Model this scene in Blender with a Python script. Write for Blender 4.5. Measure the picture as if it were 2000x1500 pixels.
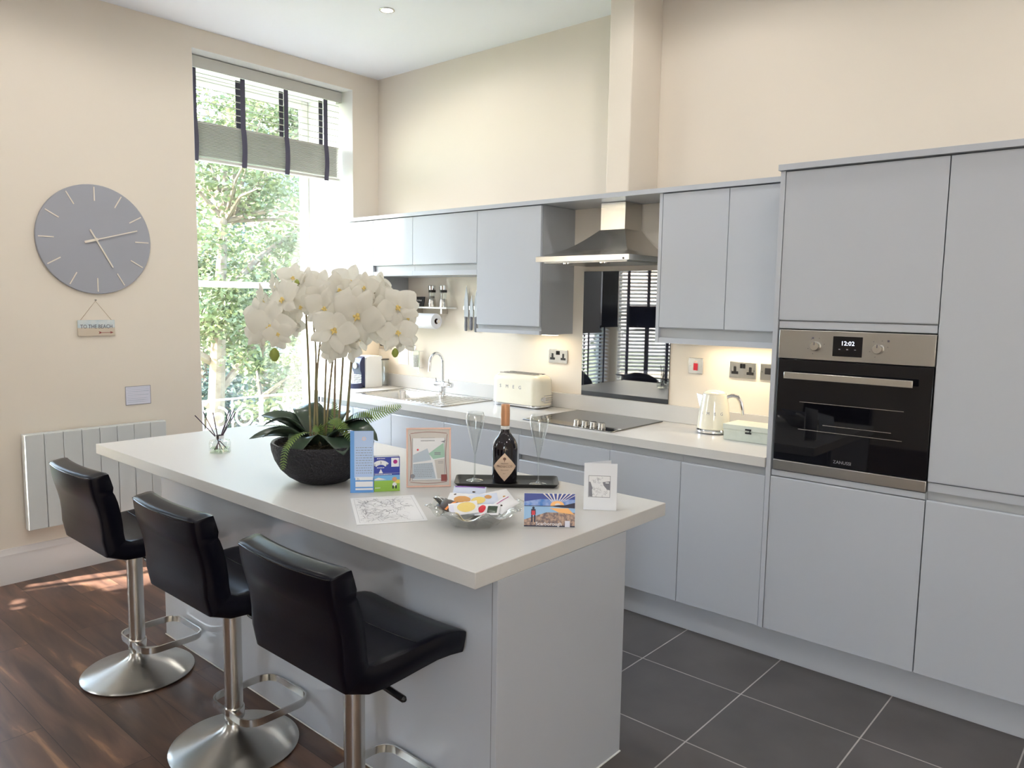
import bpy, math, random
from mathutils import Vector, Matrix, Euler
from math import pi, sin, cos, radians
random.seed(7)
S = bpy.context.scene
COL = S.collection
for o in list(bpy.data.objects): bpy.data.objects.remove(o)

# ------------------------------------------------------------------ camera
CAM = Vector((4.6798, -3.7708, 1.5629))
FWD = Vector((-0.65496, 0.74800, -0.10739)); RGT = Vector((0.75118, 0.65993, 0.01523)); UPV = Vector((-0.08226, 0.07069, 0.99410))
cd = bpy.data.cameras.new('camera'); cd.sensor_width = 36.0; cd.lens = 36.0*1490.9/2000; cd.clip_start = 0.02; cd.clip_end = 300
cam = bpy.data.objects.new('camera', cd); COL.objects.link(cam)
m = Matrix((RGT, UPV, -FWD)).transposed().to_4x4(); m.translation = CAM
cam.matrix_world = m
S.camera = cam

# ------------------------------------------------------------------ world, sun, exposure
S.view_settings.view_transform = 'Standard'; S.view_settings.look = 'None'
S.view_settings.gamma = 1.0; S.view_settings.use_curve_mapping = False
S.view_settings.exposure = 0.88
W = bpy.data.worlds.new('world'); S.world = W; W.use_nodes = True
wn = W.node_tree.nodes; wl = W.node_tree.links; wn.clear()
sky = wn.new('ShaderNodeTexSky'); sky.sky_type = 'NISHITA'; sky.sun_disc = False
sky.sun_elevation = radians(36); sky.sun_rotation = radians(200); sky.air_density = 1.6; sky.dust_density = 3.0; sky.ozone_density = 1.0
mixw = wn.new('ShaderNodeMix'); mixw.data_type = 'RGBA'; mixw.inputs[0].default_value = 0.55; mixw.inputs[7].default_value = (2.0, 2.75, 3.9, 1)
bg = wn.new('ShaderNodeBackground'); bg.inputs[1].default_value = 2.7
wo = wn.new('ShaderNodeOutputWorld')
wl.new(sky.outputs[0], mixw.inputs[6]); wl.new(mixw.outputs[2], bg.inputs[0]); wl.new(bg.outputs[0], wo.inputs[0])
sd = bpy.data.lights.new('sun', 'SUN'); sd.energy = 32; sd.angle = radians(0.8); sd.color = (1, .95, .88)
sun = bpy.data.objects.new('sun', sd); COL.objects.link(sun)
sdir = Vector((0.35*cos(radians(36)), 0.937*cos(radians(36)), -sin(radians(36))))
sun.rotation_euler = sdir.to_track_quat('-Z', 'Y').to_euler(); sun.location = (-3, -9, 8)

def area(name, loc, target, sx, sy, energy, color=(1, 1, 1), spread=180):
    l = bpy.data.lights.new(name, 'AREA'); l.shape = 'RECTANGLE'; l.size = sx; l.size_y = sy; l.energy = energy; l.color = color
    l.spread = radians(spread)
    o = bpy.data.objects.new(name, l); COL.objects.link(o); o.location = loc
    o.rotation_euler = (Vector(target)-Vector(loc)).to_track_quat('-Z', 'Y').to_euler()
    return o
# area lamp added as fill outside an unseen front window; sky portals follow
area('front_fill_lamp', (6.1, -6.75, 2.15), (4.2, 0, 1.4), .7, 1.4, 14, (.90, .95, 1))
def portal(loc, target, sx, sy):
    o = area('window_portal', loc, target, sx, sy, 10); o.data.cycles.is_portal = True
portal((-.66, -.84, 1.76), (5, -.84, 1.76), 1.2, 2.6)
portal((-.95, -3.75, 1.55), (5, -3.75, 1.55), 1.1, 2.4)
portal((-.5, -4.78, 1.55), (1.0, -2.6, 1.55), .9, 2.4)

# ------------------------------------------------------------------ materials
MT = {}
def mat(name, col, rough=.5, metal=0., spec=.5, coat=0., trans=0., ior=1.45, emit=None, estr=0., bump=None, noise=None, alpha=1):
    m = bpy.data.materials.new(name); m.use_nodes = True; n = m.node_tree.nodes; l = m.node_tree.links
    b = n['Principled BSDF']; b.inputs['Base Color'].default_value = (*col, 1); b.inputs['Roughness'].default_value = rough
    b.inputs['Metallic'].default_value = metal; b.inputs['Specular IOR Level'].default_value = spec; b.inputs['IOR'].default_value = ior
    b.inputs['Coat Weight'].default_value = coat; b.inputs['Transmission Weight'].default_value = trans; b.inputs['Coat Roughness'].default_value = .05
    if emit: b.inputs['Emission Color'].default_value = (*emit, 1); b.inputs['Emission Strength'].default_value = estr
    tc = None
    if bump or noise:
        tc = n.new('ShaderNodeTexCoord')
    if noise:   # (scale, amount, second colour)
        t = n.new('ShaderNodeTexNoise'); t.inputs['Scale'].default_value = noise[0]; t.inputs['Detail'].default_value = 4
        mx = n.new('ShaderNodeMix'); mx.data_type = 'RGBA'; mx.inputs[6].default_value = (*col, 1); mx.inputs[7].default_value = (*noise[2], 1)
        r = n.new('ShaderNodeMapRange'); r.inputs[1].default_value = .5-noise[1]; r.inputs[2].default_value = .5+noise[1]
        l.new(tc.outputs['Object'], t.inputs['Vector']); l.new(t.outputs['Fac'], r.inputs[0]); l.new(r.outputs[0], mx.inputs[0]); l.new(mx.outputs[2], b.inputs['Base Color'])
    if bump:    # (scale, strength, distance)
        t = n.new('ShaderNodeTexNoise'); t.inputs['Scale'].default_value = bump[0]; t.inputs['Detail'].default_value = 5
        bp = n.new('ShaderNodeBump'); bp.inputs['Strength'].default_value = bump[1]; bp.inputs['Distance'].default_value = bump[2]
        l.new(tc.outputs['Object'], t.inputs['Vector']); l.new(t.outputs['Fac'], bp.inputs['Height']); l.new(bp.outputs[0], b.inputs['Normal'])
    MT[name] = m
    return m
def thin_glass(name, tint, gloss_rough=.0, f0=1.45, extra=0.0):
    m = bpy.data.materials.new(name); m.use_nodes = True; n = m.node_tree.nodes; l = m.node_tree.links; n.clear()
    t = n.new('ShaderNodeBsdfTransparent'); t.inputs[0].default_value = (*tint, 1)
    g = n.new('ShaderNodeBsdfGlossy'); g.inputs['Roughness'].default_value = gloss_rough; g.inputs[0].default_value = (1, 1, 1, 1)
    lw = n.new('ShaderNodeLayerWeight'); lw.inputs[0].default_value = .5
    pw = n.new('ShaderNodeMath'); pw.operation = 'POWER'; pw.inputs[1].default_value = 3.2
    ad = n.new('ShaderNodeMath'); ad.operation = 'MULTIPLY_ADD'; ad.inputs[1].default_value = .8; ad.inputs[2].default_value = .04+extra; ad.use_clamp = True
    mx = n.new('ShaderNodeMixShader'); o = n.new('ShaderNodeOutputMaterial')
    l.new(lw.outputs['Facing'], pw.inputs[0]); l.new(pw.outputs[0], ad.inputs[0]); l.new(ad.outputs[0], mx.inputs[0]); l.new(t.outputs[0], mx.inputs[1]); l.new(g.outputs[0], mx.inputs[2]); l.new(mx.outputs[0], o.inputs[0])
    MT[name] = m; return m
def translucent(name, col, mixf=.35, rough=.5, noise=None):
    m = mat(name, col, rough, noise=noise); n = m.node_tree.nodes; l = m.node_tree.links
    b = n['Principled BSDF']; t = n.new('ShaderNodeBsdfTranslucent'); t.inputs[0].default_value = (*col, 1)
    mx = n.new('ShaderNodeMixShader'); mx.inputs[0].default_value = mixf; o = n['Material Output']
    l.new(b.outputs[0], mx.inputs[1]); l.new(t.outputs[0], mx.inputs[2]); l.new(mx.outputs[0], o.inputs[0])
    return m

mat('wall_cream', (.79, .72, .625), .75, spec=.2, bump=(60, .05, .002))
mat('ceiling_white', (.90, .91, .95), .8, spec=.2)
mat('reveal_white', (.88, .87, .84), .6, spec=.3)
mat('skirting_white', (.72, .69, .68), .45)
mat('cabinet', (.485, .508, .555), .1, spec=.55)
mat('carcass', (.40, .415, .435), .3, spec=.5)
mat('dark_gap', (.02, .02, .022), .8)
mat('steel', (.62, .60, .565), .27, 1.)
mat('steel_panel', (.50, .485, .46), .32, 1.)
mat('chrome', (.8, .8, .82), .07, 1.)
mat('black_glass', (.004, .004, .006), .03, spec=.5, ior=1.45)
mat('splash_glass', (.006, .007, .012), .015, spec=1.0, ior=1.75)
mat('hob_glass', (.02, .02, .022), .05, spec=1.0, ior=1.7)
mat('leather', (.002, .002, .006), .30, spec=.26, bump=(140, .12, .001))
mat('black', (.012, .012, .013), .4)
mat('black_gloss', (.012, .012, .014), .12)
mat('navy', (.03, .035, .09), .3)
mat('white_plastic', (.78, .77, .74), .25)
mat('cream_enamel', (.80, .755, .62), .08, coat=.6)
mat('paper', (.82, .82, .83), .7)
mat('paper_lilac', (.72, .72, .82), .7)
mat('ink', (.10, .09, .12), .7)
mat('ink_grey', (.28, .28, .31), .7)
mat('ink_light', (.45, .50, .60), .7)
mat('radiator_white', (.62, .645, .64), .4)
mat('clock_grey', (.36, .37, .415), .55)
mat('clock_hand', (.78, .72, .62), .4)
mat('tray_black', (.02, .02, .02), .35, spec=.6)
mat('bottle_dark', (.010, .007, .010), .04, spec=.8)
mat('foil', (.62, .32, .17), .35, .3)
mat('label_peach', (.68, .50, .36), .6)
mat('label_ink', (.16, .08, .06), .6)
thin_glass('clear_glass', (.93, .95, .94), .0, 1.5, .06)
thin_glass('window_glass', (.97, .98, .98), .0, 1.25)
thin_glass('bowl_glass', (.90, .91, .90), .03, 1.6, .16)
mat('liquid', (.75, .72, .70), .05, trans=.85)
mat('reed', (.05, .025, .05), .6)
mat('pot_black', (.014, .013, .018), .5, bump=(105, 1.0, .010), spec=.5)
mat('moss', (.035, .028, .015), .9, bump=(60, 1, .02), noise=(40, .15, (.09, .075, .035)))
mat('leaf_dark', (.035, .062, .038), .28, spec=.5, noise=(9, .2, (.06, .085, .06)))
translucent('fern', (.25, .36, .07), .3, .5, noise=(30, .2, (.10, .19, .06)))
translucent('petal', (.80, .775, .70), .42, .55)
mat('lip', (.74, .56, .20), .5)
translucent('bud', (.38, .45, .10), .2, .5)
mat('stem', (.24, .15, .10), .5, noise=(14, .2, (.20, .21, .09)))
mat('blue_card', (.12, .33, .72), .35); mat('blue_pale', (.42, .56, .82), .4); mat('royal', (.03, .055, .36), .35)
mat('sky_blue', (.20, .48, .80), .45); mat('grass', (.30, .52, .08), .5); mat('yellow', (.75, .65, .12), .5)
mat('pink_frame', (.80, .52, .42), .4); mat('paper_beige', (.62, .58, .54), .6); mat('mint', (.38, .58, .46), .6); mat('map_blue', (.48, .55, .62), .6)
mat('red', (.62, .02, .04), .3); mat('magenta', (.42, .02, .22), .5); mat('skin_tan', (.70, .36, .22), .6); mat('brown_red', (.30, .08, .07), .5)
mat('card_white', (.80, .81, .84), .55); mat('grey_mid', (.22, .22, .25), .6); mat('knife_grey', (.30, .31, .34), .35, .3)
mat('orange', (.85, .28, .05), .5); mat('purple', (.22, .08, .38), .5); mat('biscuit', (.62, .32, .11), .5); mat('choc', (.035, .015, .010), .35)
mat('gold_label', (.80, .62, .20), .45); mat('wrap_white', (.78, .78, .80), .3); mat('wrap_blue', (.62, .68, .82), .3)
mat('sunset1', (.035, .06, .30), .4); mat('sunset2', (.05, .20, .60), .4, noise=(60, .2, (.35, .45, .75))); mat('sunset3', (.95, .50, .18), .4); mat('sea', (.30, .50, .75), .4)
mat('sand', (.14, .10, .11), .4, noise=(110, .13, (.50, .33, .24))); mat('dark_blue', (.02, .02, .05), .5); mat('cloud', (.80, .74, .72), .5)
mat('sage', (.52, .56, .49), .6, noise=(40, .3, (.60, .63, .56)))
mat('wood_pale', (.62, .53, .42), .6); mat('sign_blue', (.52, .62, .66), .6, noise=(25, .2, (.70, .72, .70))); mat('string', (.48, .36, .24), .8)
mat('roll_white', (.86, .87, .92), .9, bump=(90, .3, .001)); mat('cardboard', (.10, .05, .04), .8)
mat('slat_grey', (.60, .59, .55), .5); mat('tape_dark', (.085, .08, .12), .8)
mat('slat_white', (.82, .83, .86), .5)
mat('lamp_on', (1, 1, 1), .5, emit=(1, .93, .82), estr=30)
mat('lamp_strip', (1, 1, 1), .5, emit=(1, .80, .52), estr=14)
mat('display', (0, 0, 0), .5, emit=(.75, .82, 1), estr=1.6)
mat('table_glass', (.10, .11, .14), .08, spec=.8); mat('chair_black', (.012, .012, .02), .5); mat('shade_blue', (.008, .010, .03), .8)
mat('bark', (.10, .075, .05), .9, noise=(12, .2, (.17, .14, .10)))
translucent('foliage', (.062, .088, .038), .3, .5, noise=(2.2, .22, (.135, .15, .058)))
translucent('foliage_deep', (.03, .055, .05), .25, .5, noise=(2.0, .22, (.07, .10, .06)))
mat('brick', (.30, .15, .11), .9, noise=(3, .2, (.36, .21, .17))); mat('stone', (.55, .52, .47), .9); mat('slate', (.10, .11, .13), .7)
mat('lawn', (.09, .13, .04), .9, noise=(1, .2, (.14, .17, .07))); mat('iron_white', (.22, .23, .27), .5)

def spun():
    m = mat('steel_spun', (.50, .49, .46), .30, 1.); n = m.node_tree.nodes; b = n['Principled BSDF']; b.inputs['Anisotropic'].default_value = .75; b.inputs['Anisotropic Rotation'].default_value = .25
    tg = n.new('ShaderNodeTangent'); tg.direction_type = 'RADIAL'; tg.axis = 'Z'; m.node_tree.links.new(tg.outputs[0], b.inputs['Tangent'])
spun()
def worktop_mat():
    m = mat('worktop', (.625, .61, .59), .33, spec=.45); n = m.node_tree.nodes; l = m.node_tree.links; b = n['Principled BSDF']
    tc = n.new('ShaderNodeTexCoord'); v = n.new('ShaderNodeTexVoronoi'); v.inputs['Scale'].default_value = 170
    r = n.new('ShaderNodeMapRange'); r.inputs[1].default_value = .05; r.inputs[2].default_value = .16; r.inputs[3].default_value = 1; r.inputs[4].default_value = 0
    wn_ = n.new('ShaderNodeTexWhiteNoise'); gt = n.new('ShaderNodeMath'); gt.operation = 'GREATER_THAN'; gt.inputs[1].default_value = .80
    mu = n.new('ShaderNodeMath'); mu.operation = 'MULTIPLY'
    mx = n.new('ShaderNodeMix'); mx.data_type = 'RGBA'; mx.inputs[6].default_value = (.625, .61, .59, 1); mx.inputs[7].default_value = (.42, .38, .34, 1)
    l.new(tc.outputs['Object'], v.inputs['Vector']); l.new(v.outputs['Distance'], r.inputs[0]); l.new(v.outputs['Position'], wn_.inputs[0]); l.new(wn_.outputs[0], gt.inputs[0])
    l.new(r.outputs[0], mu.inputs[0]); l.new(gt.outputs[0], mu.inputs[1]); l.new(mu.outputs[0], mx.inputs[0]); l.new(mx.outputs[2], b.inputs['Base Color'])
worktop_mat()
def tile_mat():
    m = mat('floor_tile', (.10, .09, .085), .38); n = m.node_tree.nodes; l = m.node_tree.links; b = n['Principled BSDF']
    tc = n.new('ShaderNodeTexCoord'); mp = n.new('ShaderNodeMapping'); mp.inputs['Location'].default_value = (-.7016+.0, .0335, 0)
    mp.inputs['Location'].default_value = (-(2.999-.459*6), (.9446-.4557*2), 0)
    br = n.new('ShaderNodeTexBrick'); br.offset = 0; br.inputs['Scale'].default_value = 1; br.inputs['Brick Width'].default_value = .459; br.inputs['Row Height'].default_value = .4557
    br.inputs['Mortar Size'].default_value = .0028; br.inputs['Mortar Smooth'].default_value = .1
    br.inputs['Color1'].default_value = (.098, .088, .083, 1); br.inputs['Color2'].default_value = (.112, .098, .092, 1); br.inputs['Mortar'].default_value = (.42, .38, .35, 1)
    ns = n.new('ShaderNodeTexNoise'); ns.inputs['Scale'].default_value = 3.5; ns.inputs['Detail'].default_value = 6
    rr = n.new('ShaderNodeMapRange'); rr.inputs[1].default_value = .3; rr.inputs[2].default_value = .7; rr.inputs[3].default_value = .82; rr.inputs[4].default_value = 1.15
    mx = n.new('ShaderNodeVectorMath'); mx.operation = 'SCALE'
    bp = n.new('ShaderNodeBump'); bp.inputs['Strength'].default_value = .4; bp.inputs['Distance'].default_value = .002; bp.invert = True
    l.new(tc.outputs['Object'], mp.inputs[0]); l.new(mp.outputs[0], br.inputs['Vector']); l.new(tc.outputs['Object'], ns.inputs['Vector']); l.new(ns.outputs['Fac'], rr.inputs[0])
    l.new(br.outputs['Color'], mx.inputs[0]); l.new(rr.outputs[0], mx.inputs['Scale']); l.new(mx.outputs[0], b.inputs['Base Color'])
    l.new(br.outputs['Fac'], bp.inputs['Height']); l.new(bp.outputs[0], b.inputs['Normal'])
tile_mat()
def wood_mat():
    m = mat('floor_wood', (.1, .06, .045), .3, spec=.45); n = m.node_tree.nodes; l = m.node_tree.links; b = n['Principled BSDF']
    tc = n.new('ShaderNodeTexCoord'); br = n.new('ShaderNodeTexBrick'); br.offset = .37; br.inputs['Scale'].default_value = 1
    mp0 = n.new('ShaderNodeMapping'); mp0.inputs['Location'].default_value = (.35, .06, 0)
    br.inputs['Brick Width'].default_value = 1.25; br.inputs['Row Height'].default_value = .19; br.inputs['Mortar Size'].default_value = .0012
    br.inputs['Color1'].default_value = (0, 0, 0, 1); br.inputs['Color2'].default_value = (1, 1, 1, 1); br.inputs['Mortar'].default_value = (0, 0, 0, 1); br.inputs['Bias'].default_value = 0
    mp = n.new('ShaderNodeMapping'); mp.inputs['Scale'].default_value = (1.0, 7.5, 1)
    of = n.new('ShaderNodeVectorMath'); of.operation = 'MULTIPLY_ADD'; of.inputs[1].default_value = (7, 3, 0)
    ns = n.new('ShaderNodeTexNoise'); ns.inputs['Scale'].default_value = 1.7; ns.inputs['Detail'].default_value = 5; ns.inputs['Distortion'].default_value = .6
    cr = n.new('ShaderNodeValToRGB'); e = cr.color_ramp.elements
    e[0].position = .33; e[0].color = (.055, .031, .025, 1); e[1].position = .60; e[1].color = (.14, .076, .052, 1)
    x = cr.color_ramp.elements.new(.72); x.color = (.38, .205, .105, 1)
    fi = n.new('ShaderNodeMix'); fi.data_type = 'RGBA'; fi.blend_type = 'MULTIPLY'
    rr = n.new('ShaderNodeMapRange'); rr.inputs[3].default_value = .78; rr.inputs[4].default_value = 1.25
    sc = n.new('ShaderNodeVectorMath'); sc.operation = 'SCALE'
    dk = n.new('ShaderNodeMix'); dk.data_type = 'RGBA'; dk.inputs[7].default_value = (.015, .01, .008, 1)
    l.new(tc.outputs['Object'], mp0.inputs[0]); l.new(mp0.outputs[0], br.inputs['Vector']); l.new(tc.outputs['Object'], mp.inputs[0])
    l.new(br.outputs['Color'], of.inputs[0]); l.new(mp.outputs[0], of.inputs[2]); l.new(of.outputs[0], ns.inputs['Vector']); l.new(ns.outputs['Fac'], cr.inputs[0])
    l.new(br.outputs['Color'], rr.inputs[0]); l.new(cr.outputs[0], sc.inputs[0]); l.new(rr.outputs[0], sc.inputs['Scale'])
    l.new(sc.outputs[0], dk.inputs[6]); l.new(br.outputs['Fac'], dk.inputs[0]); l.new(dk.outputs[2], b.inputs['Base Color'])
wood_mat()

# ------------------------------------------------------------------ mesh builder
class MB:
    def __init__(s): s.v = []; s.f = []; s.mi = []; s.ms = []; s.M = Matrix.Identity(4); s.cur = 0
    def use(s, name):
        if name not in s.ms: s.ms.append(name)
        s.cur = s.ms.index(name); return s
    def add(s, vs, fs):
        b = len(s.v); s.v += [tuple(s.M @ Vector(p)) for p in vs]; s.f += [[b+i for i in f] for f in fs]; s.mi += [s.cur]*len(fs); return s
    def box(s, x0, x1, y0, y1, z0, z1):
        vs = [(x0, y0, z0), (x1, y0, z0), (x1, y1, z0), (x0, y1, z0), (x0, y0, z1), (x1, y0, z1), (x1, y1, z1), (x0, y1, z1)]
        return s.add(vs, [(0, 3, 2, 1), (4, 5, 6, 7), (0, 1, 5, 4), (1, 2, 6, 5), (2, 3, 7, 6), (3, 0, 4, 7)])
    def prism(s, poly, axis, a, b):   # poly of 2-D points in the plane across axis
        def P(p, t):
            return {'x': (t, p[0], p[1]), 'y': (p[0], t, p[1]), 'z': (p[0], p[1], t)}[axis]
        n = len(poly); vs = [P(p, a) for p in poly]+[P(p, b) for p in poly]
        return s.add(vs, [list(range(n))[::-1], list(range(n, 2*n))]+[[i, (i+1) % n, n+(i+1) % n, n+i] for i in range(n)])
    def lathe(s, prof, seg=32, c=(0, 0, 0), axis='z', closed=False, fn=None):
        vs = []; n = len(prof)
        for k in range(seg):
            a = 2*pi*k/seg
            for j, (r, h) in enumerate(prof):
                rr, hh = (r, h) if fn is None else fn(r, h, a, j)
                p = {'z': (rr*cos(a), rr*sin(a), hh), 'x': (hh, rr*cos(a), rr*sin(a)), 'y': (rr*sin(a), hh, rr*cos(a))}[axis]
                vs.append((p[0]+c[0], p[1]+c[1], p[2]+c[2]))
        fs = []
        for k in range(seg):
            k2 = (k+1) % seg
            for j in range(n-1 if not closed else n):
                j2 = (j+1) % n; fs.append((k*n+j, k2*n+j, k2*n+j2, k*n+j2))
        return s.add(vs, fs)
    def cyl(s, r, z0, z1, c=(0, 0, 0), axis='z', seg=24, r2=None):
        return s.lathe([(0, z0), (r, z0), (r if r2 is None else r2, z1), (0, z1)], seg, c, axis)
    def tube(s, pts, r, seg=8, closed=False, cap=True):
        pts = [Vector(p) for p in pts]; n = len(pts); vs = []; up = None
        for i, p in enumerate(pts):
            a = pts[(i-1) % n] if (closed or i) else p; b = pts[(i+1) % n] if (closed or i < n-1) else p
            d = (b-a).normalized()
            if up is None: up = Vector((0, 0, 1)) if abs(d.z) < .9 else Vector((1, 0, 0))
            u = (up-d*up.dot(d)).normalized(); up = u; w = d.cross(u); ri = r[i] if isinstance(r, (list, tuple)) else r
            for k in range(seg):
                t = 2*pi*k/seg; vs.append(tuple(p+(u*cos(t)+w*sin(t))*ri))
        fs = []
        for i in range(n if closed else n-1):
            i2 = (i+1) % n
            for k in range(seg):
                k2 = (k+1) % seg; fs.append((i*seg+k, i*seg+k2, i2*seg+k2, i2*seg+k))
        if cap and not closed: fs += [list(range(seg))[::-1], list(range((n-1)*seg, n*seg))]
        return s.add(vs, fs)
    def grid(s, fn, nu, nv):
        vs = [fn(i/nu, j/nv) for i in range(nu+1) for j in range(nv+1)]
        return s.add(vs, [(i*(nv+1)+j, (i+1)*(nv+1)+j, (i+1)*(nv+1)+j+1, i*(nv+1)+j+1) for i in range(nu) for j in range(nv)])
    def poly(s, pts): return s.add(pts, [list(range(len(pts)))])
    def rect(s, x0, x1, z0, z1, y=0.): return s.poly([(x0, y, z0), (x1, y, z0), (x1, y, z1), (x0, y, z1)])   # faces -y
    def disc(s, cx, cz, r, y=0., seg=24, sx=1.): return s.poly([(cx+r*sx*cos(2*pi*k/seg), y, cz+r*sin(2*pi*k/seg)) for k in range(seg)])
    def text(s, body, size, x, z, y=0., center=True, ext=.0003, sx=1., xf=None):
        cu = bpy.data.curves.new('t', 'FONT'); cu.body = body; cu.size = size; cu.extrude = ext; cu.align_x = 'CENTER' if center else 'LEFT'; cu.align_y = 'CENTER'; cu.resolution_u = 2
        ob = bpy.data.objects.new('t', cu); COL.objects.link(ob); bpy.context.view_layer.update()
        me = bpy.data.meshes.new_from_object(ob.evaluated_get(bpy.context.evaluated_depsgraph_get()))
        vs = [(x+v.co.x*sx, y-v.co.z, z+v.co.y) for v in me.vertices]
        if xf: vs = [xf(p) for p in vs]
        s.add(vs, [list(p.vertices) for p in me.polygons])
        bpy.data.objects.remove(ob); bpy.data.curves.remove(cu); bpy.data.meshes.remove(me); return s
    def build(s, name, mname=None, parent=None, smooth=True, bevel=0, angle=35, solid=0):
        me = bpy.data.meshes.new(name); me.from_pydata(s.v, [], s.f)
        names = s.ms if s.ms else [mname]
        for n in names: me.materials.append(MT[n])
        if s.ms: me.polygons.foreach_set('material_index', s.mi)
        me.validate(); me.update()
        if smooth:
            me.polygons.foreach_set('use_smooth', [True]*len(me.polygons)); me.set_sharp_from_angle(angle=radians(angle))
        o = bpy.data.objects.new(name, me); COL.objects.link(o)
        if parent: o.parent = parent
        if solid: q = o.modifiers.new('solid', 'SOLIDIFY'); q.thickness = solid; q.offset = 0
        if bevel: q = o.modifiers.new('bevel', 'BEVEL'); q.width = bevel; q.segments = 2; q.limit_method = 'ANGLE'; q.angle_limit = radians(40)
        return o
def B(*a): return MB().box(*a)
def tag(o, label, cat, group=None):
    o['label'] = label; o['category'] = cat
    if group: o['group'] = group
    return o
def thing(name, label, cat, loc=(0, 0, 0), rz=0, group=None):
    o = bpy.data.objects.new(name, None); COL.objects.link(o); o.location = loc; o.rotation_euler = (0, 0, rz); o.empty_display_size = .05
    return tag(o, label, cat, group)
def struct(o): o['kind'] = 'structure'; return o
def kids(o): return [c for c in bpy.data.objects if c.parent == o]
def dup(o, parent=None):
    c = o.copy(); COL.objects.link(c); c.parent = parent
    for k in kids(o): dup(k, c)
    return c
def norm_out(o):
    import bmesh
    b = bmesh.new(); b.from_mesh(o.data); bmesh.ops.recalc_face_normals(b, faces=b.faces); b.to_mesh(o.data); b.free(); return o

# ------------------------------------------------------------------ room shell
HC = 3.194
BAY = [(0, -2.65), (-.75, -3.2), (-.75, -4.3), (0, -4.86)]
struct(MB().poly([(0, 0, 0), (0, -2.65, 0), (0, -4.86, 0), (0, -6.6, 0), (6.8, -6.6, 0), (6.8, 0, 0)]).poly([(0, -2.65, 0), (-.82, -3.15, 0), (-.82, -4.35, 0), (0, -4.86, 0)]).build('floor', 'floor_wood', smooth=False))
struct(MB().poly([(1.24, -2.252, .0012), (6.8, -2.252, .0012), (6.8, 0, .0012), (1.24, 0, .0012)]).build('floor', 'floor_tile', smooth=False))
struct(B(-1.0, 6.9, -6.7, .2, HC, HC+.12).build('ceiling', 'ceiling_white', smooth=False))
WX0, WX1, WY0, WY1, WZ0, WZ1 = -.58, 0, -1.4366, -.235, .42, 3.074
w = MB().use('wall_cream')
w.box(-.62, 0, WY1, .15, 0, HC).box(-.62, 0, -2.65, WY0, 0, HC).box(-.62, 0, WY0, WY1, WZ1, HC).box(-.62, 0, WY0, WY1, 0, WZ0)
w.box(-.12, 0, -6.7, -4.9, 0, HC)
w.box(-.10, 0, -4.9, -2.65, 2.85, HC)
struct(w.build('wall_left', smooth=False))
rv = MB().use('reveal_white')   # painted lining of the window recess
rv.box(-.56, -.0005, WY1-.002, WY1, WZ0, WZ1).box(-.56, -.0005, WY0, WY0+.002, WZ0, WZ1).box(-.56, -.0005, WY0, WY1, WZ1-.002, WZ1)
struct(rv.build('trim_1', smooth=False))
struct(B(0, 6.9, 0, .15, 0, HC).build('wall_back', 'wall_cream', smooth=False))
struct(B(6.8, 6.95, -6.7, .15, 0, HC).build('wall_right', 'wall_cream', smooth=False))
w = MB(); fw = [(5.75, 6.45)]
xs = [0, 5.75, 6.45, 6.9]
for i in (0, 2): w.box(xs[i], xs[i+1], -6.72, -6.6, 0, HC)
for a, b in fw: w.box(a, b, -6.72, -6.6, 0, 1.4).box(a, b, -6.72, -6.6, 2.9, HC)
struct(w.build('wall_front', 'wall_cream', smooth=False))
struct(B(2.28, 2.425, -.29, 0, 2.146, HC).build('wall_column', 'wall_cream', smooth=False, bevel=.006))
# skirting with a moulded top
def skirt(x0, y0, x1, y1, name='baseboard_left'):
    d = Vector((x1-x0, y1-y0, 0)); L = d.length; a = math.atan2(d.y, d.x); mb = MB(); mb.M = Matrix.Translation((x0, y0, 0)) @ Matrix.Rotation(a, 4, 'Z')
    mb.prism([(0, 0), (-.022, 0), (-.022, .135), (-.018, .148), (-.018, .160), (-.012, .172), (-.008, .190), (0, .192)], 'x', 0, L)
    return struct(mb.build(name, 'skirting_white', angle=25))
mb = MB(); mb.prism([(0, 0), (.022, 0), (.022, .135), (.018, .148), (.018, .160), (.012, .172), (.008, .190), (0, .192)], 'y', -2.65, -.61)
struct(norm_out(mb.build('baseboard_left', 'skirting_white', angle=25)))

# window_1 : tall sash window at the outside of the recess
def sash_window(name, L, z0, z1, M, rail_z=None, fw_=.055, dep=.05, mull=None, pane=True):
    r = bpy.data.objects.new(name, None); COL.objects.link(r); r['kind'] = 'structure'
    f = MB(); f.M = M
    f.box(0, fw_, 0, dep, z0, z1).box(L-fw_, L, 0, dep, z0, z1).box(fw_, L-fw_, 0, dep, z1-fw_, z1).box(fw_, L-fw_, 0, dep, z0, z0+fw_)
    if rail_z: f.box(fw_, L-fw_, -.01, dep, rail_z-.022, rail_z+.022)
    if mull: f.box(mull-.02, mull+.02, 0, dep, z0+fw_, z1-fw_)
    f.build('window_frame', 'reveal_white', r, bevel=.004)
    if pane:
        p = MB(); p.M = M; p.box(fw_, L-fw_, dep*.5, dep*.5+.004, z0+fw_, z1-fw_); p.build('window_pane', 'window_glass', r, smooth=False)
    return r
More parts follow.
